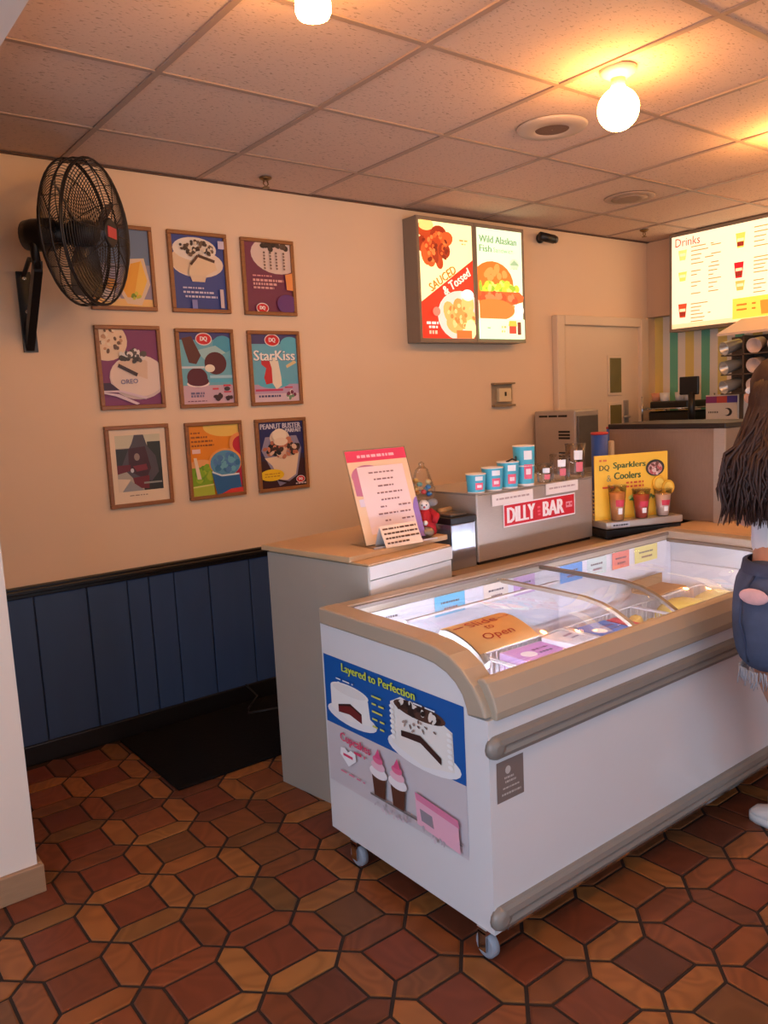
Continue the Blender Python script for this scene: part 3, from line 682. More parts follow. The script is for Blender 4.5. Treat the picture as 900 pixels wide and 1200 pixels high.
c3 = paper_cup(2.472, cy, ZC, .112, .046, 'cyan paper cup with a dark crumpled top beside the tall cup stack')
MB().tube([(-.03, -.02, .112), (-.005, -.03, .122), (.02, -.028, .115), (.038, -.01, .128)], .004, BLACKP, 6).build('crumpled_edge', c3)
paper_cup(2.572, cy, ZC, .172, .047, 'tall cyan stack of two paper cups before the clear cups', 2)
def clear_cup(x, y, h, r, label, n=1):
    t = thing('clear_cup', label, 'cup', (x, y, ZC), 0, 'display cups on the dipping cabinet')
    MB().lathe([(r * .78, 0), (r * .8, .004), (r, h)], CLEAR, 20).build('cup_wall', t)
    MB().lathe([(r, h - .002), (r + .003, h), (r, h + .002)], CLEAR, 20, cap=False).build('rim', t)
    f = lambda q: r * (.8 + .2 * q) + .001
    MB().patch(f(.55), f(.8), h * .55, h * .82, -2.6, -1.7, ink((240, 238, 236))).build('white_label', t)
    MB().patch(f(.2), f(.45), h * .2, h * .48, -2.4, -1.6, ink((222, 110, 120))).build('emblem', t)
clear_cup(2.70, cy, .08, .038, 'small clear plastic cup beside the tall cyan stack')
clear_cup(2.802, cy, .115, .043, 'medium clear plastic cup between the small and the tall clear cup')
clear_cup(2.915, cy, .155, .047, 'tall clear plastic cup at the cabinet edge beside the blue cups')
NAVY = mat('blue_cup_card', (34, 82, 170), .45, 0, .04); RIMR = mat('red_cup_rim', (196, 60, 56), .5, 0, 0)
def blue_stack(x, y, z, h, r, label):
    t = thing('cup_stack', label, 'cup', (x, y, z), 0, 'blue cup stacks')
    MB().lathe([(r * .9, 0), (r, h - .012)], NAVY, 20).build('cup_wall', t)
    MB().lathe([(r, h - .012), (r + .003, h - .006), (r, h), (r - .006, h - .002)], RIMR, 20).build('rim', t)
    for k in range(8): MB().lathe([(r * .95, k * .02 + .03), (r * .95 + .003, k * .02 + .034), (r * .95, k * .02 + .038)], CUPIN, 20, cap=False).build('stacked_rim', t)
blue_stack(3.36, -1.06, .808, .475, .042, 'tall stack of blue cups with red rims beside the clear cups')
blue_stack(3.72, -.88, .808, .485, .036, 'blue cup stack with red rim rising behind the steel machine')
tag(MB().box(-.02, .02, -.02, .02, 0, .05, CUPIN).lathe([(.013, .05), (.016, .06), (.016, .42), (.012, .425)], mat('cream_tube', (206, 184, 150), .5, 0, .05), 12).build('straw_tube', None, (3.47, -1.05, .808)), 'slim cream straw tube standing beside the blue cup stack', 'tube')

# tray scale, yellow drinks sign, sample cups
ang = math.atan2(-.135, .38)
tr = thing('steel_tray_scale', 'low steel tray scale with a label carrying the yellow sign', 'scale', (3.005, -1.36, .808), ang)
MB().box(.0, .41, .0, .20, .012, .045, BLACKP).build('base', tr, bevel=.004)
MB().box(-.005, .415, -.008, .215, .05, .085, STEEL).build('platform', tr, bevel=.006)
MB().box(.03, .38, .03, .18, .044, .051, STEELD).build('neck', tr)
for x in (.03, .38): MB().lathe([(.015, 0), (.018, .012)], BLACKP, 12, (x, .03, 0)).lathe([(.015, 0), (.018, .012)], BLACKP, 12, (x, .17, 0)).build('foot', tr)
a = Art(.10, .025, (190, 190, 196)); a.words((60, 60, 70), .1, .9, .5, .3, 2); a.build('label_plate', tr, (.02, -.0095, .055))
ys = thing('drinks_sign', 'yellow stand up sign for sparkling coolers with fruit slices', 'sign', (3.01, -1.295, .893), ang)
a = Art(.40, .30, (246, 196, 62))
a.text((96, 92, 40), 'DQ', .13, .80, .13, .10, 0, .004); a.text((58, 92, 48), 'Sparklers', .47, .82, .44, .12, 0, .004); a.text((120, 140, 110), '&', .19, .64, .06, .10); a.text((58, 92, 48), 'Coolers', .44, .67, .36, .11, 0, .004); a.words((226, 120, 60), .06, .16, .92, .03, 1)
a.words((216, 90, 50), .10, .34, .50, .03, 2); a.words((216, 90, 50), .42, .66, .55, .03, 4); a.words((216, 90, 50), .42, .66, .49, .03, 4)
a.ell((60, 54, 44), .82, .75, .13, .13); a.ell((206, 160, 150), .82, .74, .10, .10); a.blobs([(196, 90, 90), (230, 200, 190), (120, 70, 60)], .82, .74, .08, .09, 18, .03, 5)
a.poly((60, 130, 60), [(.45, .27), (.52, .36), (.62, .33), (.6, .26)]); a.blobs([(80, 150, 70), (210, 220, 120)], .53, .30, .08, .04, 8, .03, 4); a.blobs([(90, 110, 60)], .74, .3, .05, .03, 6, .025, 3)
a.build('sign_face', ys, (0, 0, 0)); MB().box(0, .40, .0005, .006, 0, .30, mat('yellow_board', (236, 186, 60), .5, 0, .03)).box(.1, .3, .006, .075, 0, .004, MATS['yellow_board']).build('board', ys)
LEM = mat('lemon_slice', (236, 180, 50), .5, 0, .15, 30)
for x, z in ((.345, .150), (.392, .128)):
    MB().lathe([(.034, 0), (.036, .003), (.034, .006)], LEM, 20, (x, -.003 - (x - .33) * .15, z), Matrix.Rotation(PI / 2, 4, 'X')).lathe([(.026, .0062), (.024, .0068)], mat('lemon_pulp', (246, 206, 90), .5, 0, .2, 60), 20, (x, -.003 - (x - .33) * .15, z), Matrix.Rotation(PI / 2, 4, 'X')).build('fruit_slice', ys)
def drink(s, h, col, label):
    p = Vector((3.005, -1.36, 0)) + Vector((math.cos(ang), math.sin(ang), 0)) * s + Vector((-math.sin(ang), math.cos(ang), 0)) * .022
    t = thing('sample_drink', label, 'drink', (p.x, p.y, .893), 0, 'sample drinks before the yellow sign')
    MB().lathe([(.027, 0), (.029, .004), (.041, h)], CLEAR, 20).build('cup', t)
    MB().lathe([(.025, .003), (.036, h * .82)], mat('drink_%d' % int(s * 1000), col, .25, 0, .15, 25), 20).build('liquid', t)
    MB().patch(.034, .0385, h * .42, h * .62, -2.7, -1.6, ink((206, 44, 66))).patch(.0325, .0345, h * .2, h * .38, -2.4, -1.8, ink((244, 240, 236))).build('emblem', t)
    MB().lathe([(.041, h), (.044, h + .002), (.041, h + .005)], CLEAR, 20, cap=False).build('rim', t)
drink(.075, .158, (222, 150, 92), 'peach coloured sample drink at the start of the row')
drink(.205, .132, (196, 84, 66), 'orange red sample drink in the middle of the row')
drink(.325, .125, (226, 190, 170), 'pale pink sample drink nearest the steel machine')
# steel machine, beige counter piece
ec = thing('end_counter', 'beige topped counter piece past the far end of the freezer', 'counter', (0, 0, 0))
MB().box(3.36, 4.15, -2.3, -1.46, 0, .79, CTW).build('body', ec)
MB().box(3.325, 4.16, -2.32, -1.457, .79, .838, CTT).build('top', ec, bevel=.005)
sm = thing('steel_machine', 'tall brown tinted steel cabinet machine beside the yellow sign', 'machine', (3.56, -1.62, .838), 0)
MB().box(0, .43, 0, .65, .0, .45, mat('warm_steel', (160, 136, 118), .4, .45, .12, 20, stretch=(1, 6, 1))).build('body', sm, bevel=.004)
MB().box(-.006, .0, .02, .63, .03, .43, MATS['warm_steel']).build('side_panel', sm)
MB().box(-.004, .434, -.004, .654, .45, .475, mat('dark_brown_top', (44, 34, 30), .4, .1, .1)).build('top', sm, bevel=.004)
MB().box(-.012, .0, -.006, .05, .0, .45, STEEL).build('corner_post', sm)
# vented steel oven against the back wall on a steel stand
ot = thing('steel_stand', 'steel stand against the wall carrying the vented oven', 'table', (4.03, -.40, 0))
MB().box(0, .34, 0, .38, .95, .985, STEEL).build('top', ot)
for x in (.02, .32):
    for y in (.02, .36): MB().box(x - .015, x + .015, y - .015, y + .015, 0, .95, STEELD).build('leg', ot)
ov = thing('vented_oven', 'grey steel oven with black vent slots on its side', 'oven', (4.04, -.36, .985))
MB().box(0, .24, 0, .33, .0, .395, STEEL).build('body', ov, bevel=.008)
for k, (y0, y1, z) in enumerate([(.06, .13, .355), (.14, .21, .355), (.22, .29, .355), (.04, .13, .255), (.04, .13, .235), (.04, .13, .215), (.04, .13, .12), (.04, .13, .10), (.04, .13, .08)]):
    MB().box(-.002, .002, y0, y1, z, z + .013, BLACK).build('vent_slot', ov)
MB().box(.02, .22, -.012, 0, .03, .36, STEELD).build('door', ov, bevel=.004)

# ------------------------------------------------------------------ kitchen end
kt = thing('kitchen_worktable', 'steel worktable with a raised shelf along the striped wall', 'table', (4.80, -1.6, 0))
MB().box(0, .64, 0, 1.5, .87, .91, STEEL).build('top', kt); MB().box(.05, .64, 0, 1.5, 1.21, 1.24, STEELD).build('raised_shelf', kt)
for x in (.05, .59):
    for y in (.05, 1.45): MB().box(x - .02, x + .02, y - .02, y + .02, 0, .87, STEELD).box(x - .012, x + .012, y - .012, y + .012, .91, 1.21, STEELD).build('leg', kt)
wr_ = thing('black_wire_rack', 'black two tier wire rack holding dark pans near the striped wall', 'rack', (5.02, -.56, 1.24))
for z in (.02, .11): MB().tube([(0, 0, z), (.3, 0, z), (.3, .38, z), (0, .38, z)], .006, CHROME, 6, True).box(.01, .29, .01, .37, z - .004, z + .002, BLACKP).build('tier', wr_)
for x in (0, .3):
    for y in (0, .38): MB().cyl((x, y, 0), (x, y, .2), .006, CHROME, 8).build('post', wr_)
MB().box(.03, .28, .03, .35, .022, .09, BLACK).build('dark_pan', wr_, bevel=.01); MB().box(.03, .28, .04, .34, .112, .16, BLACK).build('dark_pan', wr_, bevel=.01)
MB().box(.0, .01, .03, .35, -.0, .018, CUPIN).build('label_strip', wr_)
for k in range(4):
    tag(MB().lathe([(.022, 0), (.03, .004), (.036, .06), (.033, .058), (.02, .01)], CUPIN if k != 3 else mat('salmon_cup', (214, 150, 120), .5, 0, .05), 16).build('small_cup', None, (5.10 + .04 * (k % 2), -.50 + .095 * k, 1.40)), 'small white cup on the black wire rack' if k != 3 else 'salmon coloured small cup on the black wire rack', 'cup', 'cups on the wire rack')
mo = thing('monitor', 'black till monitor on a stand seen from behind beside the wire rack', 'monitor', (4.955, -.605, 1.24), math.radians(8))
MB().box(-.012, .012, -.05, .08, .20, .32, BLACK).build('screen', mo, bevel=.006); MB().cyl((0, 0, 0), (0, 0, .22), .022, BLACKP).build('neck', mo); MB().lathe([(.05, 0), (.05, .012), (.03, .02)], BLACKP, 18).build('foot', mo)
pb = thing('carton_box', 'white box with a purple and red printed band beside the monitor', 'box', (5.03, -.885, 1.24))
MB().box(0, .25, 0, .22, 0, .19, PAPER).build('box', pb, bevel=.003)
a = Art(.22, .19, (226, 214, 200)); a.rect((150, 60, 120), .0, .72, .4, .95); a.rect((206, 80, 70), .35, .72, .7, .95); a.rect((90, 70, 160), .68, .72, 1, .95); a.ell((40, 34, 34), .7, .4, .14, .14); a.ell((226, 214, 200), .64, .4, .11, .11); a.words((120, 110, 100), .08, .4, .4, .06, 3)
a.build('printed_face', pb, (-.0006, .22, 0), -PI / 2)
# hanging rack of steel cups with a sloping roof
rk = thing('cup_rack', 'roofed kitchen rack with angled pockets for steel cups', 'rack', (4.86, -1.30, 1.43))
RKM = mat('rack_panel', (92, 76, 64), .45, .3, .1)
MB().box(.12, .15, 0, .43, 0, .36, RKM).build('back_panel', rk)
MB().prism([(-.06, .365), (.24, .465), (.24, .48), (-.06, .38)], 'y', -.35, .43, mat('pale_roof', (232, 204, 178), .5, 0, .04)).build('roof', rk)
for z in (.0, .12, .24): MB().box(-.01, .12, 0, .43, z, z + .008, RKM).build('shelf', rk)
MB().box(-.01, .12, .28, .29, 0, .36, RKM).build('upright', rk)
for y in (.02, .36): MB().box(.125, .145, y, y + .02, -.19, 0, RKM).build('post', rk)
SC = mat('steel_cup', (216, 212, 204), .3, .6, .05, 20)
SCm = MB().lathe([(.030, 0), (.034, .006), (.042, .12), (.044, .124), (.039, .12), (.030, .012)], SC, 18).mesh('steel_cup')
WCm = MB().lathe([(.030, 0), (.034, .006), (.046, .10), (.048, .104), (.043, .10), (.030, .012)], mat('white_cup', (226, 200, 184), .3, 0, .04), 18).mesh('white_cup')
for i, z in enumerate((.315, .195, .075)):
    for j, y in enumerate((.355, .215, .085)):
        o = bpy.data.objects.new('steel_cup' if j == 0 else 'white_cup', SCm if j == 0 else WCm); C.objects.link(o)
        o.location = (4.945, -1.30 + y, 1.43 + z); o.rotation_euler = (0, math.radians(-104), math.radians(-24 if j == 0 else 0))
        tag(o, ('shiny steel malt cup lying angled in the ' if j == 0 else 'whitish cup lying on its side in the ') + ('top', 'middle', 'bottom')[i] + ' tier of the roofed rack', 'cup', None if j == 0 else 'whitish cups in the ' + ('top', 'middle', 'bottom')[i] + ' tier of the roofed rack')

# ------------------------------------------------------------------ lit menu boards
BROWN = mat('brown_metal_case', (138, 122, 106), .4, .1, .06, 20)
def case(name, label, w, h, d, loc, rz=0.0):
    t = thing(name, label, 'menu board', loc, rz)
    MB().box(0, w, -d + .012, 0, 0, h, BROWN).build('case', t, bevel=.004)
    f = .022
    MB().box(0, w, -d - .004, -d + .012, 0, f, BROWN).box(0, w, -d - .004, -d + .012, h - f, h, BROWN).box(0, f * .8, -d - .004, -d + .012, f, h - f, BROWN).box(w - f * .8, w, -d - .004, -d + .012, f, h - f, BROWN).build('bezel', t)
    return t, w - 1.6 * f, h - 2 * f, f
m1, w, h, f = case('lit_menu_board', 'backlit menu board of saucy wings on cream and red', .445, .69, .115, (3.005, 0, 1.815))
E1 = 0.98
a = Art(w, h, (250, 236, 178), E1)
a.poly((226, 44, 26), [(0, .31), (1, .70), (1, 0), (0, 0)])
for k, (x, y, rx, ry, rt) in enumerate([(.10, .93, .13, .10, .3), (.06, .80, .10, .10, 0), (.12, .72, .09, .14, .2), (.17, .85, .08, .16, -.1), (.36, .90, .15, .10, .1), (.50, .86, .13, .09, .3), (.34, .78, .09, .16, .3), (.46, .76, .11, .10, .8), (.20, .68, .09, .10, .2), (.36, .66, .07, .09, .2), (.28, .74, .06, .14, .2)]):
    a.ell([(176, 60, 24), (150, 44, 20), (196, 84, 36)][k % 3], x, y, rx, ry * .7, rt, n=14)
a.blobs([(226, 120, 60), (120, 30, 14), (206, 92, 40)], .28, .79, .24, .13, 34, .03, 3); a.ell((246, 206, 120), .12, .965, .14, .05)
a.text((176, 120, 40), 'SAUCED', .40, .52, .56, .075, .54, .006); a.text((250, 226, 206), '& Tossed', .66, .50, .58, .08, .54, .006)
a.words((200, 150, 90), .74, .90, .86, .015, 2); a.words((200, 150, 90), .78, .86, .83, .012, 3)
a.ell((250, 206, 190), .72, .20, .44, .22)
for k, (x, y, rx, ry, rt) in enumerate([(.52, .22, .12, .18, .5), (.70, .26, .12, .16, .4), (.86, .30, .13, .14, .2), (.60, .12, .17, .12, -.3), (.78, .16, .16, .12, -.4), (.92, .18, .1, .12, 0)]): a.ell([(246, 170, 96), (240, 150, 76), (250, 186, 110)][k % 3], x, y, rx, ry * .62, rt, n=14)
a.blobs([(250, 200, 130), (226, 126, 60)], .72, .2, .26, .1, 24, .03, 6); a.ell((250, 226, 170), .90, .08, .11, .09); a.rect((206, 110, 50), .62, 0, .92, .07); a.ell((250, 232, 226), .86, .385, .12, .05)
a.words((250, 220, 210), .06, .28, .13, .022, 2); a.words((250, 220, 210), .10, .26, .095, .02, 3); a.words((250, 180, 150), .1, .25, .05, .03, 4); a.ell((240, 120, 100), .25, .23, .07, .04)
a.build('backlit_print', m1, (.8 * f, -.1165, f))
m2, w, h, f = case('lit_menu_board', 'backlit menu board of a fish sandwich on pale green', .425, .69, .115, (3.452, 0, 1.815))
a = Art(w, h, (216, 240, 206), E1)
a.text((112, 150, 104), 'Wild Alaskan', .47, .905, .82, .065, 0, .004); a.text((112, 150, 104), 'Fish', .19, .82, .26, .06, 0, .004); a.text((130, 164, 122), 'Sandwich', .58, .815, .44, .045); a.ell((190, 214, 180), .82, .70, .11, .05)
a.poly((150, 180, 140), [(.72, .69), (.82, .735), (.93, .69)]); a.words((170, 190, 160), .72, .92, .655, .01, 3)
a.ell((236, 112, 40), .33, .50, .46, .21); a.rect((236, 112, 40), -.1, .44, .76, .52); a.blobs([(246, 150, 76)], .3, .6, .3, .05, 8, .06, 2)
a.blobs([(186, 206, 60), (226, 226, 110), (150, 186, 50)], .42, .475, .44, .035, 44, .055, 5)
a.poly((230, 96, 44), [(0, .43), (.9, .44), (1.0, .40), (.98, .35), (.7, .31), (0, .32)]); a.blobs([(240, 130, 80), (206, 76, 40)], .45, .375, .44, .035, 26, .045, 4)
a.rect((240, 150, 90), 0, .29, .78, .315); a.ell((238, 124, 54), .30, .265, .48, .10); a.rect((238, 124, 54), 0, .24, .72, .28)
a.rect((216, 240, 206), 0, 0, 1, .185)
a.ell((248, 248, 240), .90, .27, .08, .06); a.rect((216, 70, 50), .64, .05, .80, .13); a.poly((246, 190, 70), [(.62, .12), (.82, .12), (.80, .17), (.64, .17)]); a.rect((120, 50, 36), .83, .04, .91, .16); a.words((150, 170, 140), .15, .24, .10, .012, 2); a.words((200, 180, 110), .46, .58, .11, .02, 3); a.words((200, 180, 110), .46, .56, .07, .02, 4)
a.build('backlit_print', m2, (.8 * f, -.1165, f))
m3, w, h, f = case('lit_menu_board', 'wide backlit drinks menu board with lists of prices below the soffit', 1.9, .675, .10, (5.34, -.262, 1.884), -PI / 2)
a = Art(w, h, (252, 236, 200), 0.98)
a.rect((250, 214, 160), 0, .0, 1, .05)
a.text((226, 60, 40), 'Drinks', .065, .93, .10, .09)
for (x, y, c, hh) in ((.045, .79, (240, 220, 120), .11), (.045, .56, (240, 216, 100), .10), (.045, .19, (206, 72, 40), .15), (.27, .83, (236, 206, 90), .15), (.265, .53, (226, 30, 40), .16), (.27, .37, (226, 180, 90), .10)):
    a.poly(c, [(x - .018, y + hh / 2), (x + .018, y + hh / 2), (x + .012, y - hh / 2), (x - .012, y - hh / 2)]); a.rect((250, 226, 170), x - .012, y - .01, x + .012, y + .02)
    if hh > .14: a.rect((150, 44, 30), x - .012, y - hh * .4, x + .012, y - hh * .1)
for c0, c1, y0, y1, n in ((.08, .17, .86, .68, 5), (.08, .12, .60, .36, 7), (.16, .22, .84, .66, 3), (.15, .2, .62, .36, 7), (.08, .16, .25, .06, 6), (.32, .44, .93, .74, 5), (.32, .40, .63, .48, 5), (.32, .38, .40, .28, 4), (.46, .5, .92, .3, 12)):
    for k in range(n): a.words((176, 150, 96), c0, c1 - .015 * (k % 3), y0 + (y1 - y0) * k / max(1, n - 1), .012, k + n)
a.rect((248, 212, 80), .245, .03, .52, .24); a.words((226, 120, 40), .26, .33, .17, .02, 3); a.words((226, 120, 40), .26, .33, .12, .02, 4); a.poly((246, 140, 50), [(.345, .19), (.385, .19), (.38, .05), (.35, .05)]); a.ell((250, 226, 206), .42, .14, .022, .03); a.ell((236, 110, 90), .425, .19, .02, .012)
for X in (.56, .78):
    a.text((226, 60, 40), 'Drinks', X + .05, .93, .08, .07) if False else None
    for k in range(14): a.words((176, 150, 96), X, X + .17 - .02 * (k % 3), .84 - .055 * k, .012, k + 30)
a.build('backlit_print', m3, (.8 * f, -.1015, f))

# ------------------------------------------------------------------ framed posters on the back wall
GRP = 'framed posters on the back wall'
PW, PH, FB = .30, .372, .018
def framed(x, zt, label, paint, bg, tilt=0.0):
    t = thing('framed_poster', label, 'poster', (x, 0, zt - PH)); t.rotation_euler = (0, tilt, 0)
    for (x0, x1, z0, z1) in ((0, PW, 0, FB), (0, PW, PH - FB, PH), (0, FB, FB, PH - FB), (PW - FB, PW, FB, PH - FB)):
        MB().box(x0, x1, -.02, 0, z0, z1, WOODF).build('frame_rail', t, bevel=.003)
    a = Art(PW - 2 * FB, PH - 2 * FB, bg); paint(a); a.build('print', t, (FB, -.0085, FB))
def p11(a):
    a.rect((104, 128, 160), 0, .45, 1, 1); a.rect((150, 150, 170), 0, .40, 1, .55); a.rect((240, 196, 120), 0, 0, 1, .10)
    a.poly((226, 200, 170), [(.42, .22), (.62, .62), (.90, .64), (.98, .30), (.80, .02), (.55, .04)]); a.poly((240, 170, 50), [(.48, .24), (.66, .56), (.84, .60), (.92, .34), (.76, .12), (.56, .12)]); a.poly((246, 196, 80), [(.70, .2), (.84, .62), (.93, .35), (.80, .12)]); a.blobs([(120, 150, 40), (206, 200, 60)], .68, .14, .1, .04, 8, .03, 2); a.poly((206, 190, 180), [(.05, .18), (.30, .24), (.45, .10), (.2, .06)]); a.ell((200, 140, 60), .30, .28, .10, .08)
def p12(a):
    a.ell((232, 210, 186), .48, .62, .50, .19); a.ell((226, 196, 160), .30, .66, .32, .19); a.ell((236, 220, 200), .44, .82, .42, .16); a.blobs([(76, 56, 44), (110, 84, 64), (226, 206, 180), (60, 42, 34)], .46, .83, .34, .10, 60, .035, 3)
    a.poly((230, 200, 160), [(.30, .56), (.48, .72), (.80, .64), (.84, .55), (.55, .44), (.28, .46)]); a.line((70, 40, 30), .33, .60, .48, .73, .012); a.line((70, 40, 30), .48, .73, .80, .66, .014)
    a.poly((226, 196, 160), [(.30, .46), (.62, .46), (.58, .37), (.34, .37)]); a.words((196, 190, 214), .15, .55, .285, .022, 2); a.words((206, 200, 220), .15, .75, .225, .026, 3); a.words((206, 200, 220), .18, .80, .165, .026, 4); a.rect((130, 130, 190), .3, .0, .40, .12); a.rect((210, 190, 190), .86, .02, .93, .28); a.rect((200, 190, 210), .88, .84, 1, .95)
def p13(a):
    a.ell((222, 196, 180), .68, .82, .54, .26, -.1); a.blobs([(60, 46, 40), (90, 70, 60), (40, 30, 28)], .66, .96, .30, .05, 24, .05, 4)
    for x in (.42, .55, .68, .84):
        for k in range(6): a.ell((140, 110, 96) if k % 2 else (110, 84, 72), x, .86 - k * .045, .022, .016)
    a.words((226, 150, 150), .14, .55, .52, .02, 2); a.words((232, 170, 165), .14, .80, .455, .034, 3); a.words((232, 170, 165), .14, .65, .40, .034, 4); a.words((232, 170, 165), .14, .58, .345, .03, 5); a.poly((240, 150, 80), [(.84, .55), (1, .58), (1, .32), (.86, .33)]); a.ell((100, 50, 120), .85, .12, .22, .14); a.logo(.30, .05, .12)
def p21(a):
    a.ell((236, 206, 170), .12, .85, .36, .26); a.blobs([(200, 150, 110), (240, 220, 190), (110, 80, 60)], .12, .86, .26, .16, 30, .035, 2); a.ell((214, 190, 180), .62, .37, .50, .30); a.ell((232, 208, 190), .62, .39, .48, .28)
    a.poly((222, 190, 160), [(.28, .56), (.55, .70), (.80, .58), (.78, .34), (.58, .40), (.30, .52)]); a.blobs([(60, 52, 50), (226, 216, 206), (90, 80, 74)], .55, .65, .22, .09, 34, .045, 7); a.line((60, 36, 34), .28, .53, .60, .40, .016); a.text((70, 80, 150), 'OREO', .45, .315, .30, .06, .06)
    a.poly((60, 30, 60), [(0, .30), (.12, .30), (.3, .18), (0, .2)]); a.poly((226, 200, 206), [(0, .20), (.3, .20), (.75, .10), (.72, .07), (.3, .17), (0, .18)]); a.poly((226, 200, 206), [(0, .18), (.25, .15), (.60, .02), (.55, .0), (.2, .12), (0, .16)])
def p22(a):
    a.rect((60, 60, 120), 0, .90, 1, 1); a.ell((70, 160, 186), .85, .84, .2, .12); a.rect((206, 170, 180), 0, 0, 1, .26); a.poly((160, 200, 200), [(.3, .75), (.7, .82), (.9, .72), (.5, .6)])
    a.poly((92, 44, 36), [(.05, .92), (.24, .95), (.40, .68), (.30, .56), (.16, .58), (.10, .75)]); a.ell((86, 26, 34), .68, .57, .22, .16); a.ell((240, 226, 200), .56, .50, .10, .055); a.ell((86, 22, 40), .30, .37, .20, .14); a.ell((246, 226, 214), .31, .285, .22, .05); a.ell((86, 22, 40), .31, .32, .21, .07)
    a.rect((170, 210, 220), .55, .36, 1, .40); a.rect((90, 180, 200), .55, .30, 1, .345); a.rect((200, 214, 216), 0, .50, .45, .53)
    a.words((110, 100, 130), .15, .42, .15, .03, 2); a.words((110, 100, 130), .15, .42, .11, .03, 4); a.words((110, 60, 80), .08, .45, .04, .012, 3); a.rect((214, 70, 80), .58, .195, .70, .22); a.rect((214, 70, 80), .80, .24, .95, .265); a.rect((214, 70, 80), .80, .15, .95, .17); a.blobs([(60, 30, 34)], .68, .09, .06, .03, 5, .05, 1); a.blobs([(60, 30, 34)], .88, .08, .06, .03, 5, .04, 2); a.ell((70, 60, 60), .87, .205, .06, .03); a.logo(.47, .91, .145)
def p23(a):
    a.rect((70, 62, 110), 0, .86, 1, 1); a.ell((90, 180, 200), .86, .85, .22, .12); a.rect((190, 160, 186), 0, 0, 1, .26); a.rect((214, 190, 196), 0, 0, 1, .12); a.ell((90, 180, 196), .45, .28, .35, .08)
    a.poly((200, 40, 44), [(.20, .62), (.34, .64), (.44, .56), (.42, .28), (.28, .26), (.24, .36), (.30, .50), (.2, .56)]); a.poly((240, 226, 200), [(.36, .66), (.56, .66), (.62, .36), (.62, .24), (.50, .18), (.42, .28), (.42, .5)]); a.poly((226, 200, 140), [(.76, .50), (.98, .58), (.94, .62), (.74, .54)])
    a.text((60, 90, 110), 'StarKiss', .507, .683, .90, .15, 0, .012); a.text((246, 240, 230), 'StarKiss', .50, .69, .90, .15, 0, .008); a.rect((206, 60, 96), .04, .16, .64, .19); a.words((70, 70, 110), .1, .58, .085, .03, 3); a.rect((206, 60, 80), .68, .20, .86, .22); a.blobs([(120, 40, 70), (240, 230, 220), (110, 150, 110)], .78, .10, .12, .05, 10, .04, 2); a.logo(.46, .915, .15)
def p31(a):
    a.rect((176, 166, 150), .10, .16, .90, .92); a.rect((206, 200, 170), .10, .75, .90, .92); a.rect((50, 52, 52), .10, .45, .32, .74); a.rect((48, 56, 52), .66, .16, .90, .82); a.rect((40, 44, 42), .55, .16, .9, .45)
    a.poly((82, 76, 82), [(.44, .92), (.60, .92), (.66, .76), (.80, .62), (.84, .40), (.70, .28), (.36, .34), (.18, .50), (.30, .70), (.38, .80)]); a.poly((70, 38, 46), [(.32, .74), (.62, .76), (.70, .46), (.60, .30), (.30, .44)]); a.poly((128, 44, 54), [(.38, .50), (.62, .52), (.64, .44), (.44, .42)]); a.poly((110, 34, 44), [(.36, .34), (.66, .36), (.64, .18), (.40, .20)]); a.poly((110, 34, 44), [(.10, .52), (.34, .52), (.34, .44), (.10, .40)]); a.ell((206, 206, 210), .36, .44, .03, .03); a.ell((150, 130, 120), .46, .62, .05, .05)
    a.poly((226, 204, 176), [(.10, .34), (.32, .32), (.16, .16), (.10, .16)]); a.poly((150, 150, 150), [(.32, .30), (.55, .16), (.16, .16)]); a.line((150, 150, 140), .55, .26, .88, .26, .008); a.words((150, 120, 100), .28, .60, .10, .012, 2)
def p32(a):
    a.ell((240, 196, 90), .75, .98, .46, .15); a.words((150, 80, 20), .04, .22, .90, .022, 1); a.words((150, 80, 20), .04, .36, .84, .024, 2); a.words((150, 80, 20), .04, .46, .78, .024, 3); a.words((150, 80, 20), .04, .48, .72, .024, 4); a.rect((240, 200, 190), .04, .61, .20, .67)
    a.ell((240, 170, 100), .20, .42, .26, .10); a.poly((130, 170, 30), [(-.1, .40), (.42, .42), (.40, 0), (-.1, 0)]); a.blobs([(110, 160, 30), (170, 190, 50), (140, 180, 40)], .22, .32, .18, .10, 24, .06, 3); a.poly((176, 190, 60), [(0, .13), (.42, .15), (.42, 0), (0, 0)]); a.line((226, 220, 130), 0, .13, .42, .15, .007); a.poly((240, 214, 180), [(.05, .55), (.11, .55), (.18, .24), (.10, .24)])
    a.ell((240, 150, 80), 1.02, .72, .24, .16); a.ell((190, 30, 50), 1.04, .70, .19, .13); a.poly((190, 30, 60), [(.84, .62), (1, .6), (1, .1), (.92, .1)]); a.ell((240, 160, 80), .68, .46, .34, .20); a.ell((90, 150, 180), .68, .44, .31, .19); a.blobs([(60, 120, 160), (110, 176, 190), (80, 130, 180)], .68, .45, .25, .12, 30, .06, 5)
    a.poly((44, 100, 150), [(.38, .34), (.60, .27), (.94, .28), (.98, .02), (.46, .0)]); a.line((220, 226, 226), .39, .33, .58, .265, .008); a.line((220, 226, 226), .58, .265, .94, .27, .008); a.poly((214, 60, 50), [(.55, 0), (.75, .06), (1, .07), (1, 0)])
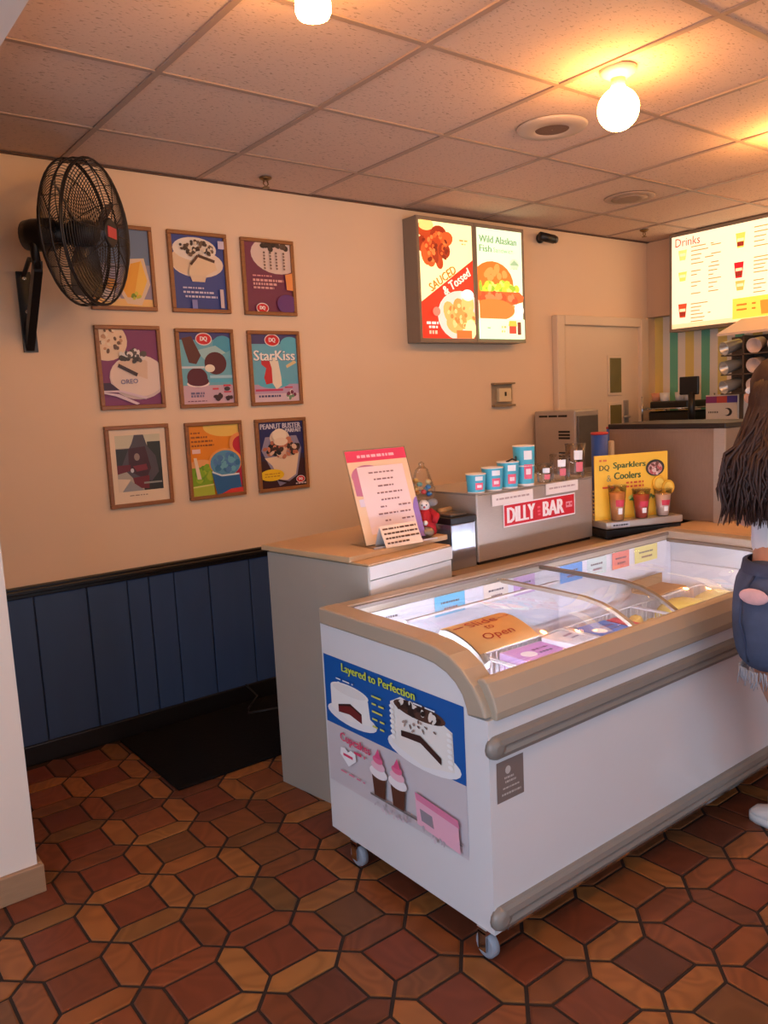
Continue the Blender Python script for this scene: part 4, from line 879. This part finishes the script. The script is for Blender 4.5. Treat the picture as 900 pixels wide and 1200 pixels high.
def p33(a):
    a.rect((34, 36, 92), 0, .5, 1, 1); a.rect((60, 24, 28), 0, 0, 1, .42); a.text((206, 200, 206), 'PEANUT BUSTER', .50, .94, .90, .08, 0, .006); a.text((206, 200, 206), 'PARFAIT', .78, .865, .36, .06, 0, .006)
    a.poly((150, 140, 160), [(.04, .58), (.14, .78), (.84, .78), (.94, .58), (.80, .12), (.40, .02)]); a.poly((236, 206, 170), [(.10, .46), (.88, .52), (.78, .18), (.58, .10), (.40, .12), (.26, .34)]); a.ell((236, 210, 180), .46, .76, .22, .13)
    a.blobs([(70, 44, 36), (190, 110, 80), (36, 30, 28), (226, 190, 160), (206, 130, 96)], .48, .60, .38, .15, 70, .055, 9); a.ell((246, 226, 196), .44, .80, .16, .10); a.ell((242, 216, 186), .46, .70, .16, .06); a.poly((50, 24, 24), [(.34, .13), (.60, .08), (.80, .17), (.80, .13), (.58, .05), (.36, .10)]); a.ell((246, 200, 30), .22, .20, .27, .09); a.words((206, 140, 20), .06, .40, .22, .016, 2); a.words((206, 140, 20), .06, .40, .18, .016, 3); a.logo(.86, .10, .09); a.words((226, 200, 200), .74, .98, .035, .02, 3)
framed(1.213, 2.322, 'framed poster of a yellow drink on grey blue, partly behind the fan', p11, (150, 140, 160))
framed(1.587, 2.322, 'framed poster of a cut white cake on a stand against dark blue', p12, (44, 66, 138))
framed(1.963, 2.320, 'framed poster of a white cake on plum with pink text lines', p13, (116, 46, 76))
framed(1.213, 1.884, 'framed poster of a cake slice on a plate with two forks on purple', p21, (128, 52, 100))
framed(1.587, 1.876, 'framed poster of dark chocolate coated ice cream discs on teal', p22, (110, 176, 190))
framed(1.965, 1.872, 'framed poster of a red and cream ice pop with large white lettering', p23, (104, 176, 196))
framed(1.214, 1.440, 'framed photograph with wide cream mount of a dark figure with red', p31, (236, 212, 180), .004)
framed(1.597, 1.435, 'framed orange poster of green and blue slush drinks', p32, (236, 140, 20))
framed(1.973, 1.432, 'framed navy poster of a nutty parfait with a yellow oval', p33, (46, 34, 60))

# ------------------------------------------------------------------ wall fan
fn = thing('wall_fan', 'black caged wall fan on a bracket beside the posters', 'fan', (.945, 0, 1.766))
FB_ = MB().box(-.028, .028, -.012, 0, 0, .328, BLACK)
FB_.build('wall_plate', fn)
for z in (.03, .165, .30): MB().lathe([(.010, 0), (.010, .004), (.006, .007)], CHROME, 12, (0, -.012, z), Matrix.Rotation(PI / 2, 4, 'X')).build('bolt', fn)
MB().prism([(-.008, .0), (-.245, .29), (-.255, .33), (-.225, .33), (-.008, .06)], 'x', -.02, .012, BLACK).build('brace', fn)
MB().tube([(0, -.01, .31), (0, -.12, .36), (-.005, -.24, .33)], .010, BLACK).build('stay', fn)
ax = Vector((.70, -.71, -.045)).normalized(); ctr = Vector((1.105, -.36, 2.193)) - Vector((.945, 0, 1.766))
Mf = ax.to_track_quat('Z', 'Y').to_matrix().to_4x4()
MB().tube([(-.005, -.24, .30), (-.01, -.235, .40), ctr - ax * .17 + Vector((0, 0, -.03))], [.018, .018, .022], BLACK, 10).build('arm', fn)
MB().lathe([(.03, -.27), (.056, -.255), (.062, -.22), (.062, -.15), (.05, -.12), (.03, -.06)], BLACKP, 20, ctr, Mf).build('motor', fn)
def fpt(r, a, z): return ctr + Mf @ Vector((r * math.cos(a), r * math.sin(a), z))
RC = .268
def zf(r): return .095 - .05 * (r / RC) ** 4
def zb(r): return -.105 + .06 * (r / RC) ** 4
WB = mat('black_fan_wire', (40, 34, 32), .4, .3, .05)
for nm, zz in (('front_grille', zf), ('rear_grille', zb)):
    m = MB()
    for k in range(23):
        r = .055 + (RC - .055) * k / 22; m.tube([fpt(r, 2 * PI * q / 36, zz(r)) for q in range(36)], .0016 if k < 22 else .004, WB, 4, True)
    for q in range(10):
        a_ = 2 * PI * q / 10; m.tube([fpt(r, a_, zz(r)) for r in (.04, .12, .2, .25, RC)], .0022, WB, 5)
    m.build(nm, fn)
m = MB()
for z in (-.04, 0, .04): m.tube([fpt(RC + .004, 2 * PI * q / 40, z) for q in range(40)], .004, WB, 5, True)
for q in range(20): m.cyl(fpt(RC + .002, 2 * PI * q / 20, -.045), fpt(RC + .002, 2 * PI * q / 20, .045), .0016, WB, 4)
m.build('cage_ring', fn)
BL = mat('dark_fan_blade', (46, 38, 36), .35, .2, .05)
for q in range(3):
    a0 = q * 2 * PI / 3 + .5; vs = []; fs = []; n = 6
    for side in (0, 1):
        for i in range(n + 1):
            r = .04 + .2 * i / n; wdt = .35 + .45 * math.sin(PI * min(1, i / n * .9 + .1))
            for j in range(5):
                t = j / 4 - .5; vs.append(fpt(r, a0 + t * wdt, -.01 + t * .07 + side * .003))
    st_ = 5 * (n + 1); qd = lambda i, j, s: s * st_ + i * 5 + j
    for i in range(n):
        for j in range(4):
            fs.append((qd(i, j, 0), qd(i + 1, j, 0), qd(i + 1, j + 1, 0), qd(i, j + 1, 0))); fs.append((qd(i, j, 1), qd(i, j + 1, 1), qd(i + 1, j + 1, 1), qd(i + 1, j, 1)))
    MB().add(vs, fs, BL, True).build('blade', fn)
MB().lathe([(.05, -.06), (.05, .02), (.03, .04)], BLACKP, 16, ctr, Mf).build('hub', fn)
MB().lathe([(.052, .092), (.054, .096), (.05, .102)], BLACKP, 18, ctr, Mf).build('badge_plate', fn)
bd = MB().box(-.020, .020, -.034, .034, .102, .105, mat('red_badge', (196, 72, 72), .4, 0, .05)); bd.v = [tuple(ctr + Mf @ Vector((v[1], v[0], v[2]))) for v in bd.v]; bd.build('red_badge', fn)

# ------------------------------------------------------------------ small wall and ceiling fittings
th = thing('wall_thermostat', 'cream wall box with a small dark window right of the menu boards', 'thermostat', (3.675, 0, 1.425))
MB().box(0, .19, -.012, 0, .0, .15, GLASS).box(0, .19, -.03, 0, .14, .15, mat('thermo_edge', (150, 120, 84), .5, 0, .05)).box(0, .19, -.03, 0, 0, .012, MATS['thermo_edge']).build('clear_guard', th)
MB().box(.045, .155, -.028, 0, .03, .115, mat('thermo_cream', (226, 204, 160), .4, 0, .03)).build('body', th, bevel=.004); MB().box(.092, .108, -.030, -.027, .066, .092, mat('dark_window', (40, 32, 16), .3, 0, 0)).build('window', th)
sc_ = thing('security_camera', 'small dark security camera under the ceiling right of the menu boards', 'camera', (4.16, 0, 2.475))
MB().lathe([(.03, 0), (.03, .015), (.014, .02)], BLACKP, 14, (0, 0, .02), Matrix.Rotation(PI / 2, 4, 'X')).build('mount', sc_); MB().tube([(0, -.02, .02), (0, -.05, .015)], .012, BLACKP).build('stem', sc_)
MB().tube([(-.06, -.06, .02), (.05, -.08, .005)], .028, BLACKP, 12).build('housing', sc_); MB().lathe([(.02, 0), (.024, .012), (.018, .014)], STEELD, 12, (.05, -.085, .003), Matrix.Rotation(PI / 2, 4, 'Y')).build('lens', sc_)
BASEM = mat('lamp_base_white', (226, 206, 180), .4, 0, .03)
GLOBE = emit('bulb_glow', (255, 180, 96), BULB)
lamp_lbl = ['bare globe lamp on the ceiling beside the round speaker', 'bare globe lamp on the ceiling above the freezer end']
LAMPS = [(2.444, -1.848, 'bare globe lamp on the ceiling beside the round speaker', 'g'), (1.171, -1.901, 'small tubular bulb on the ceiling on the wall fan side', 't'), (3.684, -1.85, 'bare globe lamp on the ceiling in line with the kitchen counter', 'g'),
         (4.80, -1.85, 'added out of view globe lamp on the ceiling, brightening the kitchen before the drinks board', 'g'), (1.204, -3.05, 'added out of view globe lamp on the ceiling over the dining side, nearest the left window', 'g'), (2.444, -3.05, 'added out of view globe lamp on the ceiling over the dining side, behind the person', 'g')]  # these out-of-view lamps are added to light the kitchen end and dining side
for k, (x, y, lb, kd) in enumerate(LAMPS):
    t = thing('globe_lamp' if kd == 'g' else 'tubular_lamp', lb, 'lamp', (x, y, H), 0, 'ceiling lamps')
    MB().lathe([(.030, -.030), (.05, -.018), (.06, -.012), (.062, 0)], BASEM, 22).build('base', t)
    MB().lathe([(.024, -.06), (.024, -.03)], BASEM, 16).build('socket', t)
    if kd == 'g':
        pf = [(.024, -.055), (.03, -.066)] + [(.07 * math.sin(a_), -.128 + .07 * math.cos(a_)) for a_ in [math.radians(v) for v in range(30, 181, 12)]]
        pf[-1] = (.0005, pf[-1][1])
    else:
        pf = [(.022, -.055), (.040, -.062), (.043, -.07), (.043, -.145), (.038, -.156), (.02, -.161), (.0005, -.162)]
    MB().lathe(pf[::-1], GLOBE if kd == 'g' else emit('tube_bulb_glow', (255, 180, 96), BULB * 2.0), 24, cap=False).build('bulb', t)
sp = thing('ceiling_speaker', 'round flush ceiling speaker with brown grille', 'speaker', (2.70, -1.345, H))
MB().lathe([(.068, -.010), (.075, -.016), (.135, -.010), (.143, -.002), (.143, 0)], mat('speaker_ring', (190, 170, 152), .5, 0, .03), 40, cap=False).build('ring', sp)
MB().lathe([(.002, -.012), (.04, -.012), (.070, -.010)], mat('speaker_grille', (120, 92, 76), .7, .1, .3, 160), 30, cap=False).build('grille', sp)
for k, (x, y, l) in enumerate(((2.031, -.177, 'brass fire sprinkler head on the ceiling above the posters'), (4.911, -.278, 'fire sprinkler head on the ceiling before the drinks board'))):
    t = thing('sprinkler_head', l, 'sprinkler', (x, y, H)); BR = mat('brass', (130, 100, 62), .35, .7, .1)
    MB().lathe([(.012, -.014), (.028, -.006), (.03, 0)], BR, 18).build('escutcheon', t); MB().tube([(-.009, 0, -.012), (-.013, 0, -.028), (0, 0, -.042), (.013, 0, -.028), (.009, 0, -.012)], .003, BR).build('yoke', t); MB().lathe([(.016, -.046), (.018, -.043), (.004, -.041)], BR, 14).build('deflector', t)
tag(MB().lathe([(.11, -.006), (.135, -.004), (.14, 0)], mat('vent_paint', (180, 152, 132), .6, 0, .04), 30).lathe([(.06, -.012), (.1, -.007)], mat('vent_paint2', (150, 124, 106), .6, 0, .04), 30).build('ceiling_vent', None, (4.03, -.78, H)), 'round flat ceiling vent between the menu board and the drinks board', 'vent')

# floor mat and cord
tag(MB().box(1.14, 2.13, -.70, -.05, .0, .012, mat('black_rubber_mat', (18, 15, 14), .9, 0, .3, 60, .4, spec=.15)).build('floor_mat', bevel=.005), 'black rubber mat on the tiles in the gap behind the counter', 'mat')
tag(MB().tube([(1.80, -.04, .10), (1.84, -.08, .04), (1.76, -.14, .018), (1.72, -.20, .017), (1.9, -.26, .017), (2.05, -.2, .017)], .005, BLACKP).build('power_cord'), 'thin dark cord dropping onto the rubber mat at the blue boards', 'cord')

# ------------------------------------------------------------------ person at the freezer
def skin(name, J, E, mt, parent=None, sub=2, root=0):
    keys = list(J); me = bpy.data.meshes.new(name)
    me.from_pydata([J[k][0] for k in keys], [(keys.index(a), keys.index(b)) for a, b in E], [])
    o = bpy.data.objects.new(name, me); C.objects.link(o)
    o.modifiers.new('skin', 'SKIN'); ss = o.modifiers.new('sub', 'SUBSURF'); ss.levels = sub; ss.render_levels = sub
    for i, k in enumerate(keys):
        r = J[k][1]; sv = me.skin_vertices[0].data[i]
        sv.radius = r if isinstance(r, tuple) else (r, r); sv.use_root = (i == root)
    bpy.context.view_layer.update()
    m2 = bpy.data.meshes.new_from_object(o.evaluated_get(bpy.context.evaluated_depsgraph_get()))
    bpy.data.objects.remove(o); bpy.data.meshes.remove(me); m2.name = name
    m2.materials.clear(); m2.materials.append(mt)
    for p in m2.polygons: p.use_smooth = True
    o = bpy.data.objects.new(name, m2); C.objects.link(o)
    if parent is not None: o.parent = parent
    return o
SKIN = mat('skin', (196, 140, 112), .5, 0, .06, 14); DENIM = mat('dark_denim', (70, 82, 110), .8, 0, .35, 28, .4); TOP = mat('white_cotton', (226, 222, 226), .8, 0, .05, 20, .1)
HAIR = mat('dark_brown_hair', (56, 32, 25), .55, 0, .35, 50, stretch=(6, 6, 1)); SHOE = mat('white_shoe', (226, 222, 220), .5, 0, .03); SOCK = mat('white_sock', (230, 226, 226), .85, 0, .06, 60, .2); FRAY = mat('frayed_thread', (170, 172, 182), .9, 0, .05)
# joints in metres; the person faces the freezer (+y) and leans a little over it
px, py = 2.525, -2.44
J = {}; E = []
def j(k, x, y, z, r): J[k] = ((px + x, py + y, z), r)
j('pelvis', -.095, 0, .82, (.125, .105)); j('waist', -.055, .0, .98, (.105, .085)); j('chest', 0, .03, 1.14, (.12, .09)); j('upper', 0, .055, 1.25, (.09, .07)); j('neck', .01, .07, 1.335, .042); j('jaw', .027, .10, 1.39, .052); j('skull', .03, .095, 1.46, (.072, .082)); j('crown', .03, .09, 1.52, .055)
E += [('pelvis', 'waist'), ('waist', 'chest'), ('chest', 'upper'), ('upper', 'neck'), ('neck', 'jaw'), ('jaw', 'skull'), ('skull', 'crown')]
for s, n in ((-1, 'l'), (1, 'r')):
    j(n + 'hip', s * .085 - .085, .0, .76, .088); j(n + 'thigh', s * .08 - .045, .005, .62, .074); j(n + 'knee', s * .07 + .05, .008, .43, .050); j(n + 'calf', s * .068 + .085, -.008, .31, .047); j(n + 'ankle', s * .066 + .105, -.02, .10, .031); j(n + 'heel', s * .066 + .105, -.03, .045, .03); j(n + 'toe', s * .07 + .105, .10, .03, (.035, .022))
    E += [('pelvis', n + 'hip'), (n + 'hip', n + 'thigh'), (n + 'thigh', n + 'knee'), (n + 'knee', n + 'calf'), (n + 'calf', n + 'ankle'), (n + 'ankle', n + 'heel'), (n + 'heel', n + 'toe')]
    # elbows in front of the ribs, both hands raised together before the chest
    hx, hy = .09 + s * .045, .20
    j(n + 'sho', s * .14, .055, 1.24, .046); j(n + 'elb', .01 + s * .10, .125, 1.05, .036); j(n + 'wri', hx, hy - .015, 1.13, .025); j(n + 'palm', hx, hy, 1.165, (.016, .032)); j(n + 'knu', hx - s * .006, hy + .006, 1.20, (.013, .036))
    E += [('upper', n + 'sho'), (n + 'sho', n + 'elb'), (n + 'elb', n + 'wri'), (n + 'wri', n + 'palm'), (n + 'palm', n + 'knu')]
    for q in range(4):
        fy = hy + .006 + (q - 1.5) * .018; ln = (.026, .034, .036, .030)[q]
        j(n + 'f%da' % q, hx - s * .008, fy, 1.212, .0085); j(n + 'f%db' % q, hx - s * .014, fy, 1.212 + ln, .008); j(n + 'f%dc' % q, hx - s * .026, fy, 1.212 + ln * 1.5, .0068)
        E += [(n + 'knu', n + 'f%da' % q), (n + 'f%da' % q, n + 'f%db' % q), (n + 'f%db' % q, n + 'f%dc' % q)]
    j(n + 't1', hx - s * .006, hy - .038, 1.185, .010); j(n + 't2', hx - s * .014, hy - .048, 1.215, .008)
    E += [(n + 'palm', n + 't1'), (n + 't1', n + 't2')]
person = skin('person', J, E, SKIN)
tag(person, 'person with long dark brown hair in white top and ripped denim shorts at the freezer', 'person')
# face: nose, eyes, mouth, ears
fc = Vector((px + .03, py + .175, 1.455))
MB().sphere(fc + Vector((0, .008, -.015)), .014, SKIN, (.8, 1, 1.3)).build('nose', person)
for s in (-1, 1):
    MB().sphere(fc + Vector((s * .03, -.010, .008)), .011, mat('eye_white', (230, 226, 220), .3, 0, 0)).sphere(fc + Vector((s * .03, -.002, .008)), .006, BLACK).build('eye', person)
    MB().sphere(Vector((px + .03 + s * .078, py + .09, 1.445)), .02, SKIN, (.4, .8, 1.3)).build('ear', person)
MB().sphere(fc + Vector((0, -.006, -.048)), .018, mat('lips', (170, 90, 84), .4, 0, .05), (1, .4, .35)).build('mouth', person)
# white top
T = {}
def tj(k, x, y, z, r): T[k] = ((px + x, py + y, z), r)
tj('hem', -.066, .002, .915, (.128, .106)); tj('waist', -.045, .005, 1.02, (.113, .095)); tj('chest', 0, .03, 1.14, (.134, .105)); tj('upper', 0, .055, 1.235, (.105, .085)); tj('nk', .004, .062, 1.285, (.062, .06))
TE = [('hem', 'waist'), ('waist', 'chest'), ('chest', 'upper'), ('upper', 'nk')]
for s, n in ((-1, 'l'), (1, 'r')):
    tj(n + 's', s * .135, .058, 1.24, .060); tj(n + 'a', .005 + s * .125, .085, 1.15, .052); TE += [('upper', n + 's'), (n + 's', n + 'a')]
skin('white_top', T, TE, TOP, person)
# denim shorts: waistband, seat, two legs, frayed hems, ripped patch
T = {}
tj('band', -.075, 0, .935, (.140, .118)); tj('hipw', -.118, -.004, .86, (.165, .132)); tj('seat', -.118, -.006, .79, (.158, .132))
TE = [('band', 'hipw'), ('hipw', 'seat')]
for s, n in ((-1, 'l'), (1, 'r')):
    tj(n + 'h', s * .088 - .10, -.002, .74, .112); tj(n + 'l', s * .090 - .065, .0, .60, .108); TE += [('seat', n + 'h'), (n + 'h', n + 'l')]
sh = skin('denim_shorts', T, TE, DENIM, person)
def ring(cx, cy_, z, rx, ry, n=28): return [(px + cx + rx * math.cos(2 * PI * k / n), py + cy_ + ry * math.sin(2 * PI * k / n), z) for k in range(n)]
MB().loft([ring(-.078, 0, .912, .146, .124), ring(-.074, 0, .945, .142, .120), ring(-.074, 0, .947, .128, .106)], mat('denim_band', (58, 68, 96), .8, 0, .2, 60, .2), False).build('waistband', sh)
for s in (-1, 1):
    m = MB(); rr = random.Random(3 + s)
    for k in range(90):
        a_ = 2 * PI * k / 90; r_ = .090 + rr.uniform(-.006, .004); x, y = s * .090 - .065 + r_ * math.cos(a_), r_ * math.sin(a_)
        m.tube([(px + x, py + y, .622), (px + x + rr.uniform(-.006, .006), py + y + rr.uniform(-.006, .006), .60 - rr.uniform(0, .012)), (px + x + rr.uniform(-.012, .012), py + y + rr.uniform(-.01, .01), .585 - rr.uniform(0, .022))], [.003, .0022, .0012], FRAY, 4)
    f_ = m.build('frayed_hem', sh); f_['kind'] = 'stuff'
MB().sphere((px - .274, py + .0, .862), .045, mat('ripped_lining', (226, 180, 182), .85, 0, .2, 40, .3), (.22, 1, .55), 16, 8).build('ripped_patch', sh)
MB().box(-.045, .045, -.004, .004, -.05, .05, mat('denim_pocket', (52, 60, 86), .8, 0, .2, 60, .2)).build('back_pocket', sh, (px - .17, py - .128, .855), rz=-.15)
MB().tube([(px - .212, py + .03, .91), (px - .268, py + .04, .86), (px - .278, py + .04, .78), (px - .266, py + .03, .72), (px - .244, py + .03, .65)], .004, mat('denim_band', (48, 56, 82)), 6).build('side_seam', sh)
for s in (-1, 1):
    ax_ = px + s * .066 + .105
    MB().loft([[(ax_ + r * math.cos(2 * PI * k / 16), py + yo + r * math.sin(2 * PI * k / 16), z) for k in range(16)] for z, r, yo in ((.05, .04, -.022), (.10, .037, -.02), (.16, .041, -.016), (.165, .036, -.016))], SOCK).build('sock', person)
    prof = [(-.085, .030), (-.075, .040), (-.03, .041), (.03, .043), (.08, .048), (.12, .046), (.148, .034), (.158, .018)]
    def out(sc_, z, inset=0): return [(ax_ + w * sc_, py + y, z) for y, w in prof] + [(ax_ - w * sc_, py + y, z) for y, w in prof[::-1]]
    so = MB().loft([out(1.04, .0), out(1.06, .012), out(1.04, .026)], SHOE).build('shoe_sole', person)
    upm = MB(); n = len(prof)
    def rr2(t): return [(ax_ + w * (1.0 - .35 * t), py + y * (1 - .06 * t) - .004 * t, .026 + (.062 if y < .0 else .062 * max(.25, 1 - y / .17)) * t) for y, w in prof] + [(ax_ - w * (1.0 - .35 * t), py + y * (1 - .06 * t) - .004 * t, .026 + (.062 if y < .0 else .062 * max(.25, 1 - y / .17)) * t) for y, w in prof[::-1]]
    u_ = upm.loft([rr2(0), rr2(.4), rr2(.8), rr2(1)], SHOE).build('shoe_upper', so)
    MB().tube([(ax_ + s * .040, py - .05, .035), (ax_ + s * .043, py + .0, .055), (ax_ + s * .046, py + .07, .035)], .006, BLACK, 6).tube([(ax_ - s * .040, py - .05, .035), (ax_ - s * .043, py + .0, .055), (ax_ - s * .046, py + .07, .035)], .006, BLACK, 6).build('shoe_stripe', so)
    MB().tube([(ax_ - .02, py + .03, .085), (ax_ + .02, py + .05, .075), (ax_ - .02, py + .06, .07), (ax_ + .02, py + .08, .06)], .003, SHOE, 5).build('laces', so)
# hair: cap and long locks falling forward past the shoulder
hm = MB(); hc = Vector((px + .03, py + .085, 1.465))
hm.sphere(hc + Vector((0, -.012, .012)), .098, HAIR, (.92, 1.0, .98))
rr = random.Random(11)
for k in range(900):
    a_ = rr.uniform(PI * .82, PI * 2.18); e_ = rr.uniform(-.1, .9)
    p0 = hc + Vector((.088 * math.cos(a_) * math.cos(e_), .092 * math.sin(a_) * math.cos(e_) - .012, .088 * math.sin(e_)))
    left = math.cos(a_) < -.1 or rr.random() < .25
    side = -1 if math.cos(a_) < 0 else 1
    zend = 1.05 + .16 * rr.random() ** 1.5; wv = rr.uniform(0, 6.28)
    if left:
        tx, ty = -.135 + rr.uniform(-.075, .06), .055 + rr.uniform(-.075, .10)
    else:
        tx, ty = math.cos(a_) * .14 + rr.uniform(-.02, .02), -.07 + rr.uniform(-.05, .03)
    pe = Vector((px + tx, py + ty, zend)); pm = Vector((px + tx * .98 + rr.uniform(-.012, .012), py + ty * .9, (1.25 + rr.uniform(-.03, .03))))
    pa = hc + Vector((math.cos(a_) * .108, math.sin(a_) * .108 - .012, -.05))
    hm.tube([p0, p0.lerp(pa, .5) + Vector((math.cos(a_), math.sin(a_), 0)) * .008, pa, pm, pm.lerp(pe, .35) + Vector((.012 * math.cos(wv), .012 * math.sin(wv), 0)), pm.lerp(pe, .7) - Vector((.010 * math.cos(wv), .010 * math.sin(wv), 0)), pe], [.003, .005, .0058, .0058, .0052, .004, .0008], HAIR, 4)
hm.build('hair', person)
